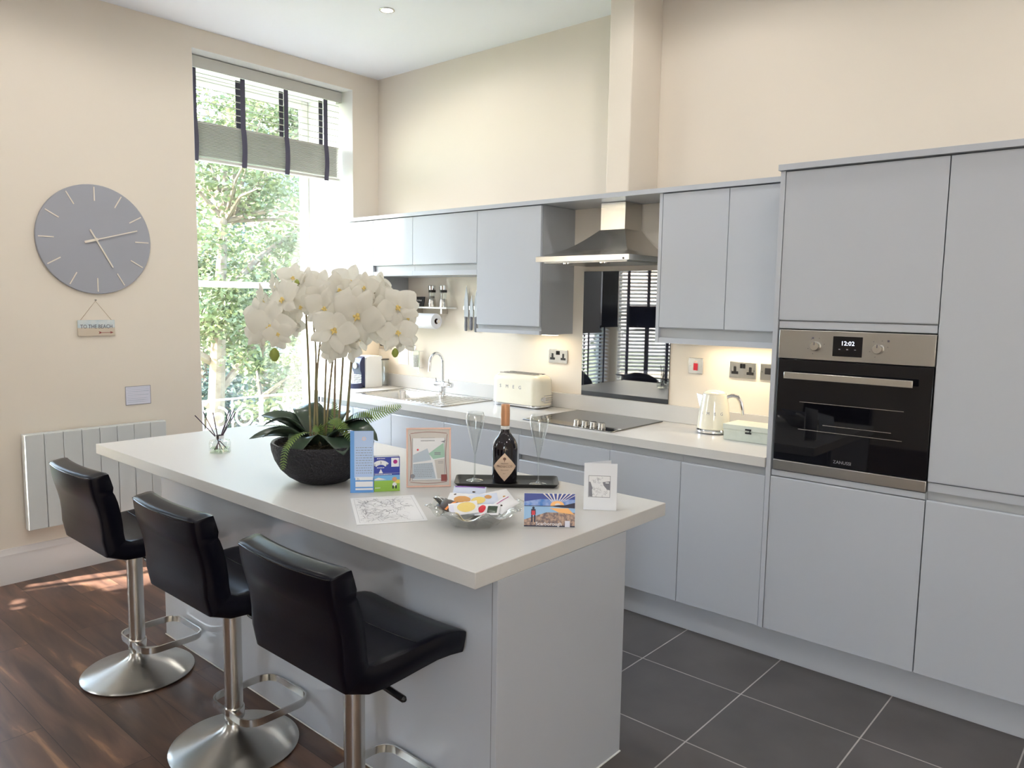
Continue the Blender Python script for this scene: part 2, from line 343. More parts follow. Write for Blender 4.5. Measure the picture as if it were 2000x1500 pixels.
# local x runs along the window, local y to the outside
M1 = Matrix.Translation((-.56, WY1-.002, 0)) @ Matrix(((0, -1, 0, 0), (-1, 0, 0, 0), (0, 0, 1, 0), (0, 0, 0, 1)))
win1 = sash_window('window_1', WY1-WY0-.004, WZ0, WZ1-.002, M1, rail_z=1.655)
B(-.555, .03, WY0+.003, WY1-.003, WZ0+.001, WZ0+.028).build('window_sill', 'reveal_white', win1, bevel=.004)
def seg_window(name, p, q, z0, z1, rail):
    p = Vector((*p, 0)); q = Vector((*q, 0)); d = q-p; L = d.length; a = math.atan2(d.y, d.x)
    return L, Matrix.Translation(p) @ Matrix.Rotation(a, 4, 'Z')
for i in range(3):
    L, Mx = seg_window('', BAY[i], BAY[i+1], 0, 0, 0)
    Mo = Mx @ Matrix.Scale(-1, 4, (0, 1, 0))     # local +y to the outside of the bay
    wb = MB(); wb.M = Mo
    wb.box(0, L, 0, .12, 0, .3).box(0, L, 0, .12, 2.75, HC).box(0, .09, 0, .12, .3, 2.75).box(L-.09, L, 0, .12, .3, 2.75)
    struct(norm_out(wb.build('wall_bay', 'wall_cream', smooth=False)))
    Mw = Mo @ Matrix.Translation((.09, .05, 0))
    sash_window('window_%d' % (i+2), L-.18, .3, 2.75, Mw, rail_z=1.5)
for i, (a, b) in enumerate(fw):
    sash_window('window_%d' % (i+5), b-a, 1.4, 2.9, Matrix.Translation((a, -6.66, 0)) @ Matrix.Scale(-1, 4, (0, 1, 0)), rail_z=2.1, pane=False)

# ------------------------------------------------------------------ blinds
def blind(label, L, ztop, zslat_bot, zstack_bot, M, taps, matn='slat_grey', tilt=12, pitch=.043, stack_n=0, group=None, hr=.072):
    r = thing('venetian_blind', label, 'blind', group=group)
    r.matrix_world = M
    def mk(): return MB()
    mk().box(0, L, -.03, .03, ztop-hr+.02, ztop).build('headrail', matn, r, bevel=.003)
    v = mk().box(-.004, L+.004, -.045, -.034, ztop-hr, ztop); v.box(-.004, .004, -.034, .02, ztop-hr, ztop).box(L-.004, L+.004, -.034, .02, ztop-hr, ztop); v.build('valance', matn, r, bevel=.002)
    s = mk(); z = ztop-hr-.02; t = radians(tilt)
    def slat(z, t, th=.0022, wd=.048):
        c, sn = cos(t), sin(t); pts = []
        for k in range(5):
            u = (k/4-.5)*wd; cr = .003*(1-(2*k/4-1)**2); pts.append((u*c-cr*sn, u*sn+cr*c))
        pl = [(a, z+b+th/2) for a, b in pts]+[(a, z+b-th/2) for a, b in pts[::-1]]
        s.prism(pl, 'x', .004, L-.004)
    while z > zslat_bot: slat(z, t); z -= pitch
    if stack_n:
        h = (zslat_bot-zstack_bot-.02)/stack_n
        for k in range(stack_n): slat(zslat_bot-k*h, 0, th=h*.42)
    s.build('slats', matn, r, angle=50)
    mk().box(0, L, -.026, .026, zstack_bot, zstack_bot+.018).build('bottom_rail', matn, r, bevel=.003)
    for tx in taps:
        tb = mk(); zt = ztop-hr
        for side in (-.032, .030):
            if stack_n:
                pts = [(side, zt), (side+.001, zslat_bot+.01)]
                tb.box(tx-.017, tx+.017, side, side+.002, zslat_bot, zt)
                if side < 0:  # slack tape hanging in a bow in front of the stack
                    n = 8
                    for k in range(n):
                        za = zslat_bot-(zslat_bot-zstack_bot+.01)*k/n; zb = zslat_bot-(zslat_bot-zstack_bot+.01)*(k+1)/n
                        ya = side-.012*sin(pi*k/n)-.002; yb = side-.012*sin(pi*(k+1)/n)-.002
                        tb.add([(tx-.018, ya, za), (tx+.018, ya, za), (tx+.018, yb, zb), (tx-.018, yb, zb), (tx-.018, ya+.002, za), (tx+.018, ya+.002, za), (tx+.018, yb+.002, zb), (tx-.018, yb+.002, zb)], [(0, 1, 2, 3), (4, 7, 6, 5), (0, 3, 7, 4), (1, 5, 6, 2)])
            else: tb.box(tx-.017, tx+.017, side, side+.002, zstack_bot+.018, zt)
        tb.build('tape', 'tape_dark', r, smooth=False)
    c = mk(); c.tube([(L-.05, -.05, ztop-hr), (L-.052, -.052, zstack_bot+.35), (L-.045, -.05, zstack_bot-.3)], .0016, 5); c.tube([(L-.035, -.05, ztop-hr), (L-.03, -.052, zstack_bot-.25)], .0016, 5)
    c.build('pull_cord', 'white_plastic', r)
    return r
# frame whose local x runs along +y of the room, local -y faces the room
Mb = Matrix.Translation((-.15, WY0+.015, 0)) @ Matrix(((0, -1, 0, 0), (1, 0, 0, 0), (0, 0, 1, 0), (0, 0, 0, 1)))
blind('grey venetian blind with dark tapes, half raised in the tall window beside the clock', 1.165, 3.066, 2.672, 2.432, Mb, (.05, .385, .71, 1.035), tilt=16, stack_n=24)
bl = [('white venetian blind with dark tapes in the narrow bay side next to the radiator wall', 20), ('white venetian blind in the middle window of the bay, reflected in the black splashback', 22), ('white venetian blind behind the dining table in the far bay side, reflected in the splashback', 40)]
for i in range(3):
    L, Mx = seg_window('', BAY[i], BAY[i+1], 0, 0, 0)
    Mi = Mx @ Matrix.Translation((L-.1, .04, 0)) @ Matrix.Rotation(pi, 4, 'Z')
    blind(bl[i][0], L-.2, 2.72, .42, .34, Mi, (.12, (L-.2)/2, L-.32), 'slat_white', tilt=bl[i][1], pitch=.045)

# ------------------------------------------------------------------ kitchen run
YD = -.60; HW = .909
def door(mb, x0, x1, z0, z1, y=YD, th=.02, j='top', drop=.034):
    # slab with a bevelled J grip at one edge
    g = .0015
    if j == 'top': pl = [(y, z0), (y, z1-.004), (y+.004, z1), (y+th, z1), (y+th, z0)]
    else: pl = [(y, z0+.004), (y, z1), (y+th, z1), (y+th, z0), (y+.004, z0)]
    mb.prism(pl, 'x', x0+g, x1-g); return mb
def cab(name, label, cat='cabinet', group=None): return thing(name, label, cat, group=group)
base = [(.06, .866, 2, 'grey sink cabinet with two doors in the corner below the window, behind the orchid'),
        (.866, 1.359, 1, 'grey one-door base cabinet just right of the sink cabinet'),
        (1.359, 1.961, 1, 'grey one-door base cabinet left of the drawers under the hob, behind the left flute'),
        (2.564, 2.963, 1, 'grey one-door base cabinet just right of the drawers under the hob'),
        (2.963, 3.3705, 1, 'grey one-door base cabinet beside the oven tower')]
for x0, x1, n, lab in base:
    t = cab('base_cabinet', lab)
    bd = B(x0+.001, x1-.001, -.578, -.01, .15, .8665 if n == 1 else .735)
    if n == 2: bd.box(x0+.001, x1-.001, -.578, -.562, .735, .8665).box(x0+.001, x0+.018, -.562, -.01, .735, .8665).box(x1-.018, x1-.001, -.562, -.01, .735, .8665)
    bd.build('body', 'carcass', t, smooth=False)
    for k in range(n):
        a = x0+(x1-x0)*k/n; b = x0+(x1-x0)*(k+1)/n
        norm_out(door(MB(), a, b, .152, .829).build('door', 'cabinet', t, bevel=.0015))
t = cab('drawer_cabinet', 'grey drawer cabinet under the hob, behind the dark bottle')
x0, x1 = 1.961, 2.564
B(x0+.001, x1-.001, -.578, -.01, .15, .8665).build('body', 'carcass', t, smooth=False)
for z0, z1 in ((.722, .829), (.425, .692), (.152, .395)): norm_out(door(MB(), x0, x1, z0, z1).build('drawer', 'cabinet', t, bevel=.0015))
tag(B(.02, 4.60, -.54, -.522, .0015, .148).build('plinth', 'cabinet', bevel=.001), 'long grey plinth board along the foot of the kitchen cabinets', 'plinth')
# filler strip at the window wall
tag(B(.002, .058, -.60, -.58, .15, .866).build('filler_panel', 'cabinet'), 'narrow grey filler strip between sink cabinet and window wall', 'panel')
# end panel of the tower
tag(B(3.3712, 3.3918, -.602, -.003, .149, 2.116).build('end_panel', 'cabinet', bevel=.001), 'tall grey end panel between the oven tower and the worktop', 'panel')
# oven tower
t = cab('oven_tower_cabinet', 'tall grey cabinet that houses the built-in oven')
x0, x1 = 3.3925, 3.997
b_ = MB().box(x0, x1, -.578, -.003, .15, .862).box(x0, x1, -.578, -.003, 1.467, 2.116).box(x0, x0+.004, -.578, -.003, .862, 1.467).box(x1-.004, x1, -.578, -.003, .862, 1.467).box(x0, x1, -.03, -.003, .862, 1.467)
b_.build('body', 'carcass', t, smooth=False)
norm_out(door(MB(), x0, x1, .152, .834).build('door', 'cabinet', t, bevel=.0015))
norm_out(door(MB(), x0, x1, 1.502, 2.113, j='bot').build('door', 'cabinet', t, bevel=.0015))
B(x0+.003, x1-.003, -.594, -.579, .838, .862).build('grip_rail', 'cabinet', t); B(x0+.003, x1-.003, -.594, -.579, 1.470, 1.498).build('grip_rail', 'cabinet', t)
t = cab('larder_cabinet', 'tall grey larder cabinet at the right edge, right of the oven tower')
x0, x1 = 3.998, 4.60
B(x0, x1, -.578, -.003, .15, 2.116).build('body', 'carcass', t, smooth=False)
norm_out(door(MB(), x0, x1, .152, .838).build('door', 'cabinet', t, bevel=.0015))
norm_out(door(MB(), x0, x1, .908, 2.113, j='bot').build('door', 'cabinet', t, bevel=.0015))
B(x0+.003, x1-.003, -.592, -.579, .872, .905).build('grip_rail', 'cabinet', t)
# wall units
YW = -.3265
wu = [(.045, .3447, 1.372, 'narrow full-height grey wall cabinet beside the window', 1.42),
      (.3447, .762, 1.726, 'shallow grey flip-up wall cabinet above the little shelf, left of its wider twin', 1.797),
      (.762, 1.3588, 1.726, 'wider shallow grey flip-up wall cabinet above the knives', 1.797),
      (1.3588, 1.8678, 1.372, 'large one-door grey wall cabinet left of the cooker hood', 1.418)]
for x0, x1, zb, lab, dz in wu:
    t = cab('wall_cabinet', lab)
    B(x0+.0008, x1-.0008, YW+.02, -.002, zb, 2.116).build('body', 'carcass', t, smooth=False)
    norm_out(door(MB(), x0, x1, dz, 2.113, YW, .018, 'bot').build('door', 'cabinet', t, bevel=.0015))
    zr = zb+.03 if zb > 1.5 else zb+.022
    B(x0+.001, x1-.001, YW+.001, YW+.0195, zb, zr).build('bottom_rail', 'cabinet', t)
t = cab('wall_cabinet', 'two-door grey wall cabinet between the cooker hood and the oven tower')
x0, x1 = 2.638, 3.369
B(x0, x1, YW+.02, -.002, 1.364, 2.116).build('body', 'carcass', t, smooth=False)
B(x0, x0+.018, YW, YW+.0195, 1.364, 2.116).build('side_panel', 'cabinet', t)
norm_out(door(MB(), 2.657, 3.0150, 1.442, 2.113, YW, .018, 'bot').build('door', 'cabinet', t, bevel=.0015))
norm_out(door(MB(), 3.0150, x1, 1.442, 2.113, YW, .018, 'bot').build('door', 'cabinet', t, bevel=.0015))
B(x0+.019, x1, YW+.001, YW+.0195, 1.364, 1.392).build('bottom_rail', 'cabinet', t)
c = MB().box(.03, 3.366, YW-.012, -.002, 2.1175, 2.142).box(3.366, 4.61, -.618, -.002, 2.1175, 2.142)
tag(c.build('cornice', 'cabinet', bevel=.001), 'long thin grey cornice board running over the wall cabinets and oven tower', 'cornice')
# worktop with the cut-out for the bowl
SX0, SX1, SY0, SY1 = .39, 1.29, -.555, -.09; BX0, BX1, BY0, BY1 = .455, .84, -.51, -.145
w = MB(); z0, z1 = .868, HW
for bx in ((.002, BX0, -.61, -.003), (BX1, 3.3695, -.61, -.003), (BX0, BX1, -.61, BY0), (BX0, BX1, BY1, -.003)): w.box(bx[0], bx[1], bx[2], bx[3], z0, z1)
tag(w.build('worktop', 'worktop', smooth=False), 'long pale stone worktop along the wall, holding the sink and hob', 'worktop')
tag(B(.002, 3.3695, -.021, -.003, HW+.0005, 1.003).build('upstand', 'worktop', bevel=.002), 'low pale stone upstand along the back of the wall worktop', 'upstand')
# splashback
tag(B(1.948, 2.547, -.009, -.002, 1.0045, 1.7485).build('splashback', 'splash_glass', bevel=.001), 'glossy black glass splashback on the wall behind the hob', 'splashback')

# oven
t = thing('oven', 'built-in steel and black glass oven in the tall cabinet', 'oven', (3.402, -.6, .866))
B(.006, .587, .025, .5, .002, .58).build('body', 'black', t)
B(0, .594, -.006, .024, .478, .598).build('control_panel', 'steel_panel', t, bevel=.002)
B(0, .594, -.004, .024, 0, .044).build('bottom_trim', 'steel_panel', t, bevel=.002)
d_ = B(.001, .593, -.004, .024, .046, .475).build('door', 'black_glass', t, bevel=.002)
h_ = MB().box(.045, .535, -.052, -.042, .397, .425).box(.06, .075, -.043, -.003, .404, .418).box(.505, .52, -.043, -.003, .404, .418)
h_.build('handle', 'steel', d_, bevel=.002)
rk = MB()
for z, a, b in ((.300, .10, .50), (.185, .10, .50), (.212, .2, .46)): rk.tube([(a, -.0048, z), (b, -.0048, z)], .0016, 6)
rk.build('rack_edge', 'steel', d_)
MB().text('ZANUSSI', .018, .285, .068, -.0045).build('lettering', 'ink_grey', d_)
dsp = B(.222, .335, -.0072, -.0062, .498, .578).build('display', 'black_glass', t)
MB().text('12:02', .024, .279, .550, -.0075).build('digits', 'display', dsp)
for k in range(3): MB().rect(.245+k*.03, .252+k*.03, .525, .528, -.0074).build('touch_mark', 'ink_grey', dsp)
for kx in (.155, .395):
    k = MB(); k.lathe([(0, -.030), (.017, -.030), (.0195, -.026), (.021, -.008), (0, -.008)], 28, (kx, 0, .535), 'y'); kn = k.build('knob', 'steel', t)
    B(kx-.0015, kx+.0015, -.031, -.03, .54, .553).build('pointer', 'ink', kn)
dm = MB()
for kx, dx in ((.155, -.018), (.395, .03)):
    dm.rect(kx+dx, kx+dx+.008, .563, .571, -.0066)
    for a in (-35, 20, 75, 200, 250): dm.rect(kx+.034*sin(radians(a))-.002, kx+.034*sin(radians(a))+.002, .535+.034*cos(radians(a))-.001, .535+.034*cos(radians(a))+.001, -.0066)
dm.build('dial_marks', 'ink', t)

# cooker hood
t = thing('cooker_hood', 'stainless steel chimney cooker hood in the gap above the hob', 'cooker hood', (2.2575, 0, 0))
hx = .303; yb = -.01; yf = -.475
h = MB()
h.box(-hx, hx, yf, yb, 1.782, 1.810)
A = [(-hx, yf, 1.8105), (hx, yf, 1.8105), (hx, yb, 1.8105), (-hx, yb, 1.8105)]; Bq = [(-.082, -.182, 1.968), (.084, -.182, 1.968), (.084, yb, 1.968), (-.082, yb, 1.968)]
A2 = [(-hx+.0, yf, 1.8105), (hx, yf, 1.8105)]
vs = []; n = 8
for k in range(n+1):
    u = k/n; e = u**1.25   # concave flare
    ring = [tuple(Vector(A[i]).lerp(Vector(Bq[i]), u)+Vector((0, 0, -.028*sin(pi*u)*1.0))) for i in range(4)]
    vs += ring
fs = [(4*k+i, 4*k+(i+1) % 4, 4*k+4+(i+1) % 4, 4*k+4+i) for k in range(n) for i in range(4)]
h.add(vs, fs)
h.build('canopy', 'steel', t, angle=30)
B(-.080, .082, -.180, yb, 1.966, 2.1165).build('chimney', 'steel', t, bevel=.002)
f = MB().box(-.27, .27, -.44, -.04, 1.775, 1.7818)
f.build('filter', 'steel_panel', t)
for lx in (-.12, .12): MB().cyl(.028, 1.770, 1.775, (lx, -.42, 0)).build('hood_lamp', 'chrome', t)
MB().cyl(.005, -.4775, -.475, (.27, 0, 1.79), 'y').build('button', 'black', t)

# hob
t = thing('hob', 'black ceramic hob with four silver knobs set in the worktop', 'hob', (1.954, -.564, HW))
B(0, .592, 0, .51, .0006, .0065).build('glass_top', 'hob_glass', t, bevel=.0015)
for k in range(4):
    c = (.345+.052*k, .045+.0*k, 0)
    kb = MB().lathe([(0, .007), (.0205, .007), (.0205, .012), (.0185, .013), (.0175, .034), (.015, .036), (0, .036)], 24, c).build('knob', 'steel', t)
    MB().box(c[0]-.001, c[0]+.001, c[1]+.004, c[1]+.016, .0361, .0368).build('pointer', 'ink', kb)

# sink and tap
t = thing('sink', 'inset stainless steel sink with drainer below the shelf', 'sink', (0, 0, HW))
s = MB()
for bx in ((SX0, BX0+.004, SY0, SY1), (BX1-.004, SX1, SY0, SY1), (BX0+.004, BX1-.004, SY0, BY0+.004), (BX0+.004, BX1-.004, BY1-.004, SY1)): s.box(bx[0], bx[1], bx[2], bx[3], .0006, .004)
s.box(SX0, SX1, SY0, SY0+.008, .004, .008).box(SX0, SX1, SY1-.008, SY1, .004, .008).box(SX0, SX0+.008, SY0, SY1, .004, .008).box(SX1-.008, SX1, SY0, SY1, .004, .008)
s.build('rim', 'steel', t, bevel=.0015)
bw = MB(); r_ = .05
def rr(x0, x1, y0, y1, r, z, n=6):
    o = []
    for cx, cy, a0 in ((x1-r, y1-r, 0), (x0+r, y1-r, 90), (x0+r, y0+r, 180), (x1-r, y0+r, 270)):
        for k in range(n+1): a = radians(a0+90*k/n); o.append((cx+r*cos(a), cy+r*sin(a), z))
    return o
rings = [rr(BX0+.003, BX1-.003, BY0+.003, BY1-.003, .05, .003), rr(BX0+.008, BX1-.008, BY0+.008, BY1-.008, .05, -.01), rr(BX0+.014, BX1-.014, BY0+.014, BY1-.014, .05, -.13), rr(BX0+.04, BX1-.04, BY0+.04, BY1-.04, .04, -.155)]
nn = len(rings[0]); vs = sum(rings, []); fs = [[k*nn+(i+1) % nn, k*nn+i, (k+1)*nn+i, (k+1)*nn+(i+1) % nn] for k in range(3) for i in range(nn)]+[list(range(3*nn, 4*nn))]
bw.add(vs, fs); bw.build('bowl', 'steel', t, angle=60)
dr = MB()
for k in range(8): dr.box(.90+k*.042, .918+k*.042, SY0+.05, SY1-.05, .004, .0065)
dr.build('drainer_ridges', 'steel', t, bevel=.002)
MB().cyl(.03, -.154, -.151, (.65, -.33, 0)).build('drain', 'chrome', t)
t = thing('mixer_tap', 'chrome swan-neck mixer tap standing on the sink', 'tap', (.932, -.205, HW+.0042))
MB().lathe([(0, 0), (.026, 0), (.026, .006), (.021, .012), (.020, .075), (0, .075)], 24).build('base', 'chrome', t)
MB().lathe([(0, -.072), (.016, -.072), (.017, -.03), (.021, -.025), (.021, .025), (.017, .03), (.016, .085), (.014, .092), (0, .092)], 24, (0, 0, .085), 'x').build('valve_body', 'chrome', t)
pts = [(0, 0, .085), (0, 0, .235)]+[(0, -.058+.058*cos(radians(a)), .235+.062*sin(radians(a))) for a in range(15, 181, 15)]+[(0, -.118, .205), (0, -.12, .178)]
MB().tube(pts, .0105, 14).build('spout', 'chrome', t)
for sx in (-1, 1): MB().tube([(sx*.06, 0, .10), (sx*.062, -.005, .125)], .004, 8).build('lever', 'chrome', t)

# ------------------------------------------------------------------ sockets
def socket(x, z, lab, kind='double'):
    t = thing('wall_socket' if kind == 'double' else 'wall_switch', lab, 'socket' if kind == 'double' else 'switch', (x, -.002, z))
    wdt = .146 if kind == 'double' else .086
    B(-wdt/2, wdt/2, -.007, 0, -.043, .043).build('plate', 'steel', t, bevel=.002)
    if kind == 'double':
        for sx in (-.042, .042):
            h = MB(); h.rect(sx-.004, sx+.004, .002, .014, -.0074); h.rect(sx-.015, sx-.006, -.018, -.012, -.0074); h.rect(sx+.006, sx+.015, -.018, -.012, -.0074); h.rect(sx-.019, sx+.019, -.022, -.0075, -.0073); h.rect(sx-.0075, sx+.0075, -.008, .018, -.0073)
            h.build('outlet', 'black', t, smooth=False)
        for sx in (-.0075, .0075): B(sx-.0065, sx+.0065, -.0095, -.0071, .010, .034).build('rocker', 'black_gloss', t, bevel=.001)
    elif kind == 'red':
        B(-.012, .012, -.010, -.0071, -.024, .014).build('rocker', 'red', t, bevel=.001); MB().rect(-.008, .008, .018, .026, -.0074).build('indicator', 'pink_frame', t)
    else: B(-.018, .022, -.0085, -.0071, -.012, .020).build('insert', 'black', t, bevel=.001)
    for sx in (-1, 1): MB().cyl(.003, -.0078, -.007, (sx*(wdt/2-.011), 0, 0), 'y', 10).build('screw', 'chrome', t)
socket(.087, 1.230, 'steel double socket low on the wall behind the orchid, above the coffee machine')
socket(1.762, 1.227, 'steel double socket on the wall above the cream toaster')
socket(2.708, 1.231, 'small steel wall switch with a red rocker, above the kettle', 'red')
socket(2.976, 1.226, 'steel double socket on the wall right of the red switch')
socket(3.114, 1.226, 'steel wall plate with a black square insert, partly hidden by the oven tower', 'single')

# ------------------------------------------------------------------ things on the wall worktop
# coffee machine
t = thing('coffee_machine', 'white and navy capsule coffee machine in the corner by the window', 'coffee machine', (.105, -.20, HW+.0005))
def side_body(x0, x1, prof): return MB().prism(prof, 'x', x0, x1)
pf = [(-.055, 0), (.10, 0), (.10, .225)]+[(.10-.02*(1-cos(radians(a))), .225+.01*sin(radians(a))) for a in (45, 90)]+[(-.02, .236), (-.045, .228), (-.055, .21)]
norm_out(side_body(-.058, .058, pf).build('body', 'white_plastic', t, bevel=.003))
pf = [(-.056, .0), (-.085, .03), (-.088, .11), (-.10, .135), (-.10, .19), (-.085, .222), (-.056, .235)]
norm_out(side_body(-.05, .05, pf).build('front', 'navy', t, bevel=.004))
g = MB()
for k in range(5): g.box(-.045, .045, -.0895, -.086, .04+k*.013, .046+k*.013)
g.build('grille', 'steel', t)
MB().lathe([(0, 0), (.052, 0), (.052, .032), (.048, .036), (0, .036)], 28, (0, -.105, 0)).build('drip_tray', 'navy', t)
MB().lathe([(0, -.012), (.022, -.012), (.024, 0), (.024, .012), (0, .016)], 20, (0, -.10, .165), 'y').build('lever_knob', 'steel', t)
MB().lathe([(.0, .0), (.038, .0), (.042, .01), (.046, .2), (.044, .2), (.040, .012), (.0, .006)], 24, (.032, .128, 0)).build('water_tank', 'clear_glass', t)
MB().cyl(.046, .2, .207, (.032, .128, 0)).build('tank_lid', 'black', t)
MB().cyl(.037, .006, .08, (.032, .128, 0)).build('water', 'clear_glass', t)
MB().cyl(.045, 0, .006, (.032, .128, 0)).build('tank_base', 'steel', t)
# toaster
def rbox(x0, x1, y0, y1, z0, z1, r, rv, n=6, crown=0):
    # rounded box as a stack of rounded rectangles
    mb = MB(); rings = []
    steps = [(z0, .0)]+[(z1-rv+rv*sin(radians(a)), rv*(1-cos(radians(a)))) for a in range(0, 91, 15)]
    for z, ins in steps: rings.append(rr(x0+ins, x1-ins, y0+ins, y1-ins, max(r-ins*.5, .004), z, n))
    nn = len(rings[0]); vs = sum(rings, [])
    fs = [[k*nn+i, k*nn+(i+1) % nn, (k+1)*nn+(i+1) % nn, (k+1)*nn+i] for k in range(len(rings)-1) for i in range(nn)]+[list(range(nn))[::-1], list(range((len(rings)-1)*nn, len(rings)*nn))]
    return mb.add(vs, fs)
t = thing('toaster', 'cream long-slot toaster with spaced lettering beside the sink', 'toaster', (1.575, -.125, HW+.0005))
rbox(-.195, .195, -.09, .09, .022, .205, .055, .045).build('body', 'cream_enamel', t, angle=50)
rbox(-.19, .19, -.085, .085, .008, .021, .05, .004).build('base', 'chrome', t)
for yy in (-.03, .03):
    B(-.135, .135, yy-.014, yy+.014, .205, .2065).build('slot', 'black', t); f = MB().box(-.145, .145, yy-.021, yy-.015, .2045, .209).box(-.145, .145, yy+.015, yy+.021, .2045, .209); f.build('slot_trim', 'chrome', t)
for sx in (-.15, .15):
    for sy in (-.065, .065): MB().cyl(.012, 0, .010, (sx, sy, 0), r2=.018).build('foot', 'chrome', t)
MB().text('S', .030, -.105, .125, -.0905).text('M', .030, -.05, .125, -.0905).text('E', .030, .003, .125, -.0905).text('G', .030, .056, .125, -.0905).build('lettering', 'grey_mid', t)
MB().cyl(.013, -.222, -.205, (0, 0, .165), 'x').box(-.207, -.194, -.004, .004, .16, .17).build('lever', 'chrome', t)
MB().cyl(.016, .194, .207, (0, -.035, .06), 'x').build('dial', 'chrome', t)
v = MB()
for k in range(4): v.box(.194, .1965, -.02, .06, .035+k*.014, .041+k*.014)
v.build('vent', 'steel', t)
# kettle, turned so that its spout points left and the handle right
t = thing('kettle', 'cream kettle with a chrome handle on the worktop between hob and box', 'kettle', (2.905, -.165, HW+.0005), radians(18))
MB().lathe([(0, .024), (.084, .024), (.085, .03), (.080, .08), (.070, .15), (.061, .196), (.060, .2), (0, .2)], 40).build('body', 'cream_enamel', t, angle=50)
MB().lathe([(0, 0), (.070, 0), (.088, .006), (.088, .016), (.082, .023), (0, .0235)], 36).build('base', 'chrome', t)
MB().lathe([(0, .2005), (.056, .2005), (.056, .206), (.045, .214), (.02, .220), (0, .221)], 32).build('lid', 'cream_enamel', t, angle=50)
hp = [(.058, 0, .186), (.085, 0, .196), (.112, 0, .190), (.128, 0, .165), (.136, 0, .135), (.142, 0, .10)]
MB().tube(hp, [.010, .011, .012, .012, .011, .008], 10).build('handle', 'chrome', t)
sp = MB(); sp.add([(-.056, -.022, .19), (-.092, 0, .197), (-.056, .022, .19), (-.062, -.016, .13), (-.068, 0, .11), (-.062, .016, .13)], [(0, 3, 4, 1), (1, 4, 5, 2), (0, 1, 2), (3, 5, 4), (0, 2, 5, 3)])
norm_out(sp.build('spout', 'chrome', t, solid=.001))
ring = lambda p: ((.0795)*sin(p[0]/.08), -(.0785+(p[1]*-1))*cos(p[0]/.08), p[2])
MB().text('S', .022, -.055, .105, .0, xf=ring).text('M', .022, -.02, .105, .0, xf=ring).text('E', .022, .015, .105, .0, xf=ring).text('G', .022, .05, .105, .0, xf=ring).build('lettering', 'grey_mid', t)
# wooden box
t = thing('wooden_box', 'pale green wooden box with a dark clasp beside the oven tower', 'box', (3.03, -.31, HW+.0005))
B(0, .25, 0, .155, 0, .052).build('body', 'sage', t, bevel=.002); B(-.003, .253, -.003, .158, .0525, .078).build('lid', 'sage', t, bevel=.002)
MB().box(.112, .142, -.006, -.0035, .056, .064).box(.112, .142, -.005, -.0005, .040, .048).tube([(.127, -.006, .062), (.140, -.010, .054), (.127, -.007, .043)], .0025, 6).build('clasp', 'black', t)

# shelf and what is on it
t = thing('wall_shelf', 'short white shelf under the flip-up wall cabinets', 'shelf', (.40, 0, 1.505))
B(0, .46, -.105, -.002, 0, .012).build('board', 'white_plastic', t, bevel=.001)
for x in (.1, .36): B(x-.008, x+.008, -.06, -.002, -.035, -.0005).build('bracket', 'steel', t)
for x, lab in ((.661, 'clear pepper mill with chrome cap on the shelf, nearer the little blackboard'), (.777, 'clear salt mill with chrome cap at the right end of the shelf')):
    t = thing('spice_mill', lab, 'spice mill', (x, -.055, 1.5175), group='mills on the shelf')
    MB().lathe([(0, 0), (.028, 0), (.028, .008), (.024, .05), (.021, .056), (0, .056)], 20).build('base', 'steel', t)
    MB().lathe([(.021, .056), (.022, .10), (.0205, .10), (.0195, .057)], 20, closed=True).build('jar', 'clear_glass', t)
    MB().cyl(.0255, .1005, .118).build('collar', 'black', t); MB().lathe([(0, .1185), (.025, .1185), (.0275, .146), (.024, .15), (0, .151)], 20).build('cap', 'chrome', t)
pm = MB().cyl(.0185, .058, .075); pm.build('spice', 'choc', bpy.data.objects['spice_mill'])
t = thing('chalkboard', 'tiny black chalkboard with white writing standing on the shelf', 'chalkboard', (.528, -.07, 1.5178), 0)
f = MB(); f.M = Matrix.Rotation(radians(-12), 4, 'X'); f.box(-.058, .058, 0, .006, .0015, .072); f.build('board', 'black', t, bevel=.002)
f = MB(); f.M = Matrix.Rotation(radians(-12), 4, 'X'); f.text('kitchen', .022, 0, .045, -.0006).text('rules', .018, 0, .022, -.0006); f.build('lettering', 'paper', t)
t = thing('kitchen_roll', 'white kitchen roll on a holder below the shelf', 'kitchen roll', (.49, -.085, 1.417))
MB().lathe([(.02, 0), (.052, 0), (.054, .004), (.054, .246), (.052, .25), (.02, .25)], 36, (0, 0, 0), 'x', closed=True).build('paper', 'roll_white', t)
MB().lathe([(.0195, .002), (.0195, .248), (.018, .248), (.018, .002)], 24, (0, 0, 0), 'x', closed=True).build('core', 'cardboard', t)
h = MB().tube([(-.015, .0, 0), (.27, 0, 0)], .004, 8).tube([(-.015, 0, 0), (-.015, .05, .045), (-.015, .075, .05)], .004, 8).cyl(.012, .262, .272, (0, 0, 0), 'x'); h.build('holder', 'chrome', t)
# knives on the wall
tag(B(.93, 1.10, -.014, -.002, 1.50, 1.53).build('knife_rack', 'steel', bevel=.002), 'slim magnetic strip holding the knives on the wall', 'knife rack')
def knife(x, ztip, zh, zb, wd, lab):
    t = thing('kitchen_knife', lab, 'knife', (x, -.017, 0), group='knives on the wall rack')
    n = 8; pts = []
    for k in range(n+1):
        u = k/n; pts.append((wd*.5*(1-u**2.2)-.0, zh+(ztip-zh)*u))
    poly = [(-wd*.5, zh)]+[(p[0], p[1]) for p in pts[:1]]+[(p[0], p[1]) for p in pts[1:]]+[(-wd*.5, zh+(ztip-zh)*.55)]
    norm_out(MB().prism(poly, 'y', -.0012, .0012).build('blade', 'knife_grey', t, smooth=False))
    MB().lathe([(0, zb), (.010, zb+.003), (.012, zb+.03), (.010, zh-.02), (.012, zh), (0, zh+.004)], 12, (-.002, 0, 0)).build('handle', 'grey_mid', t)
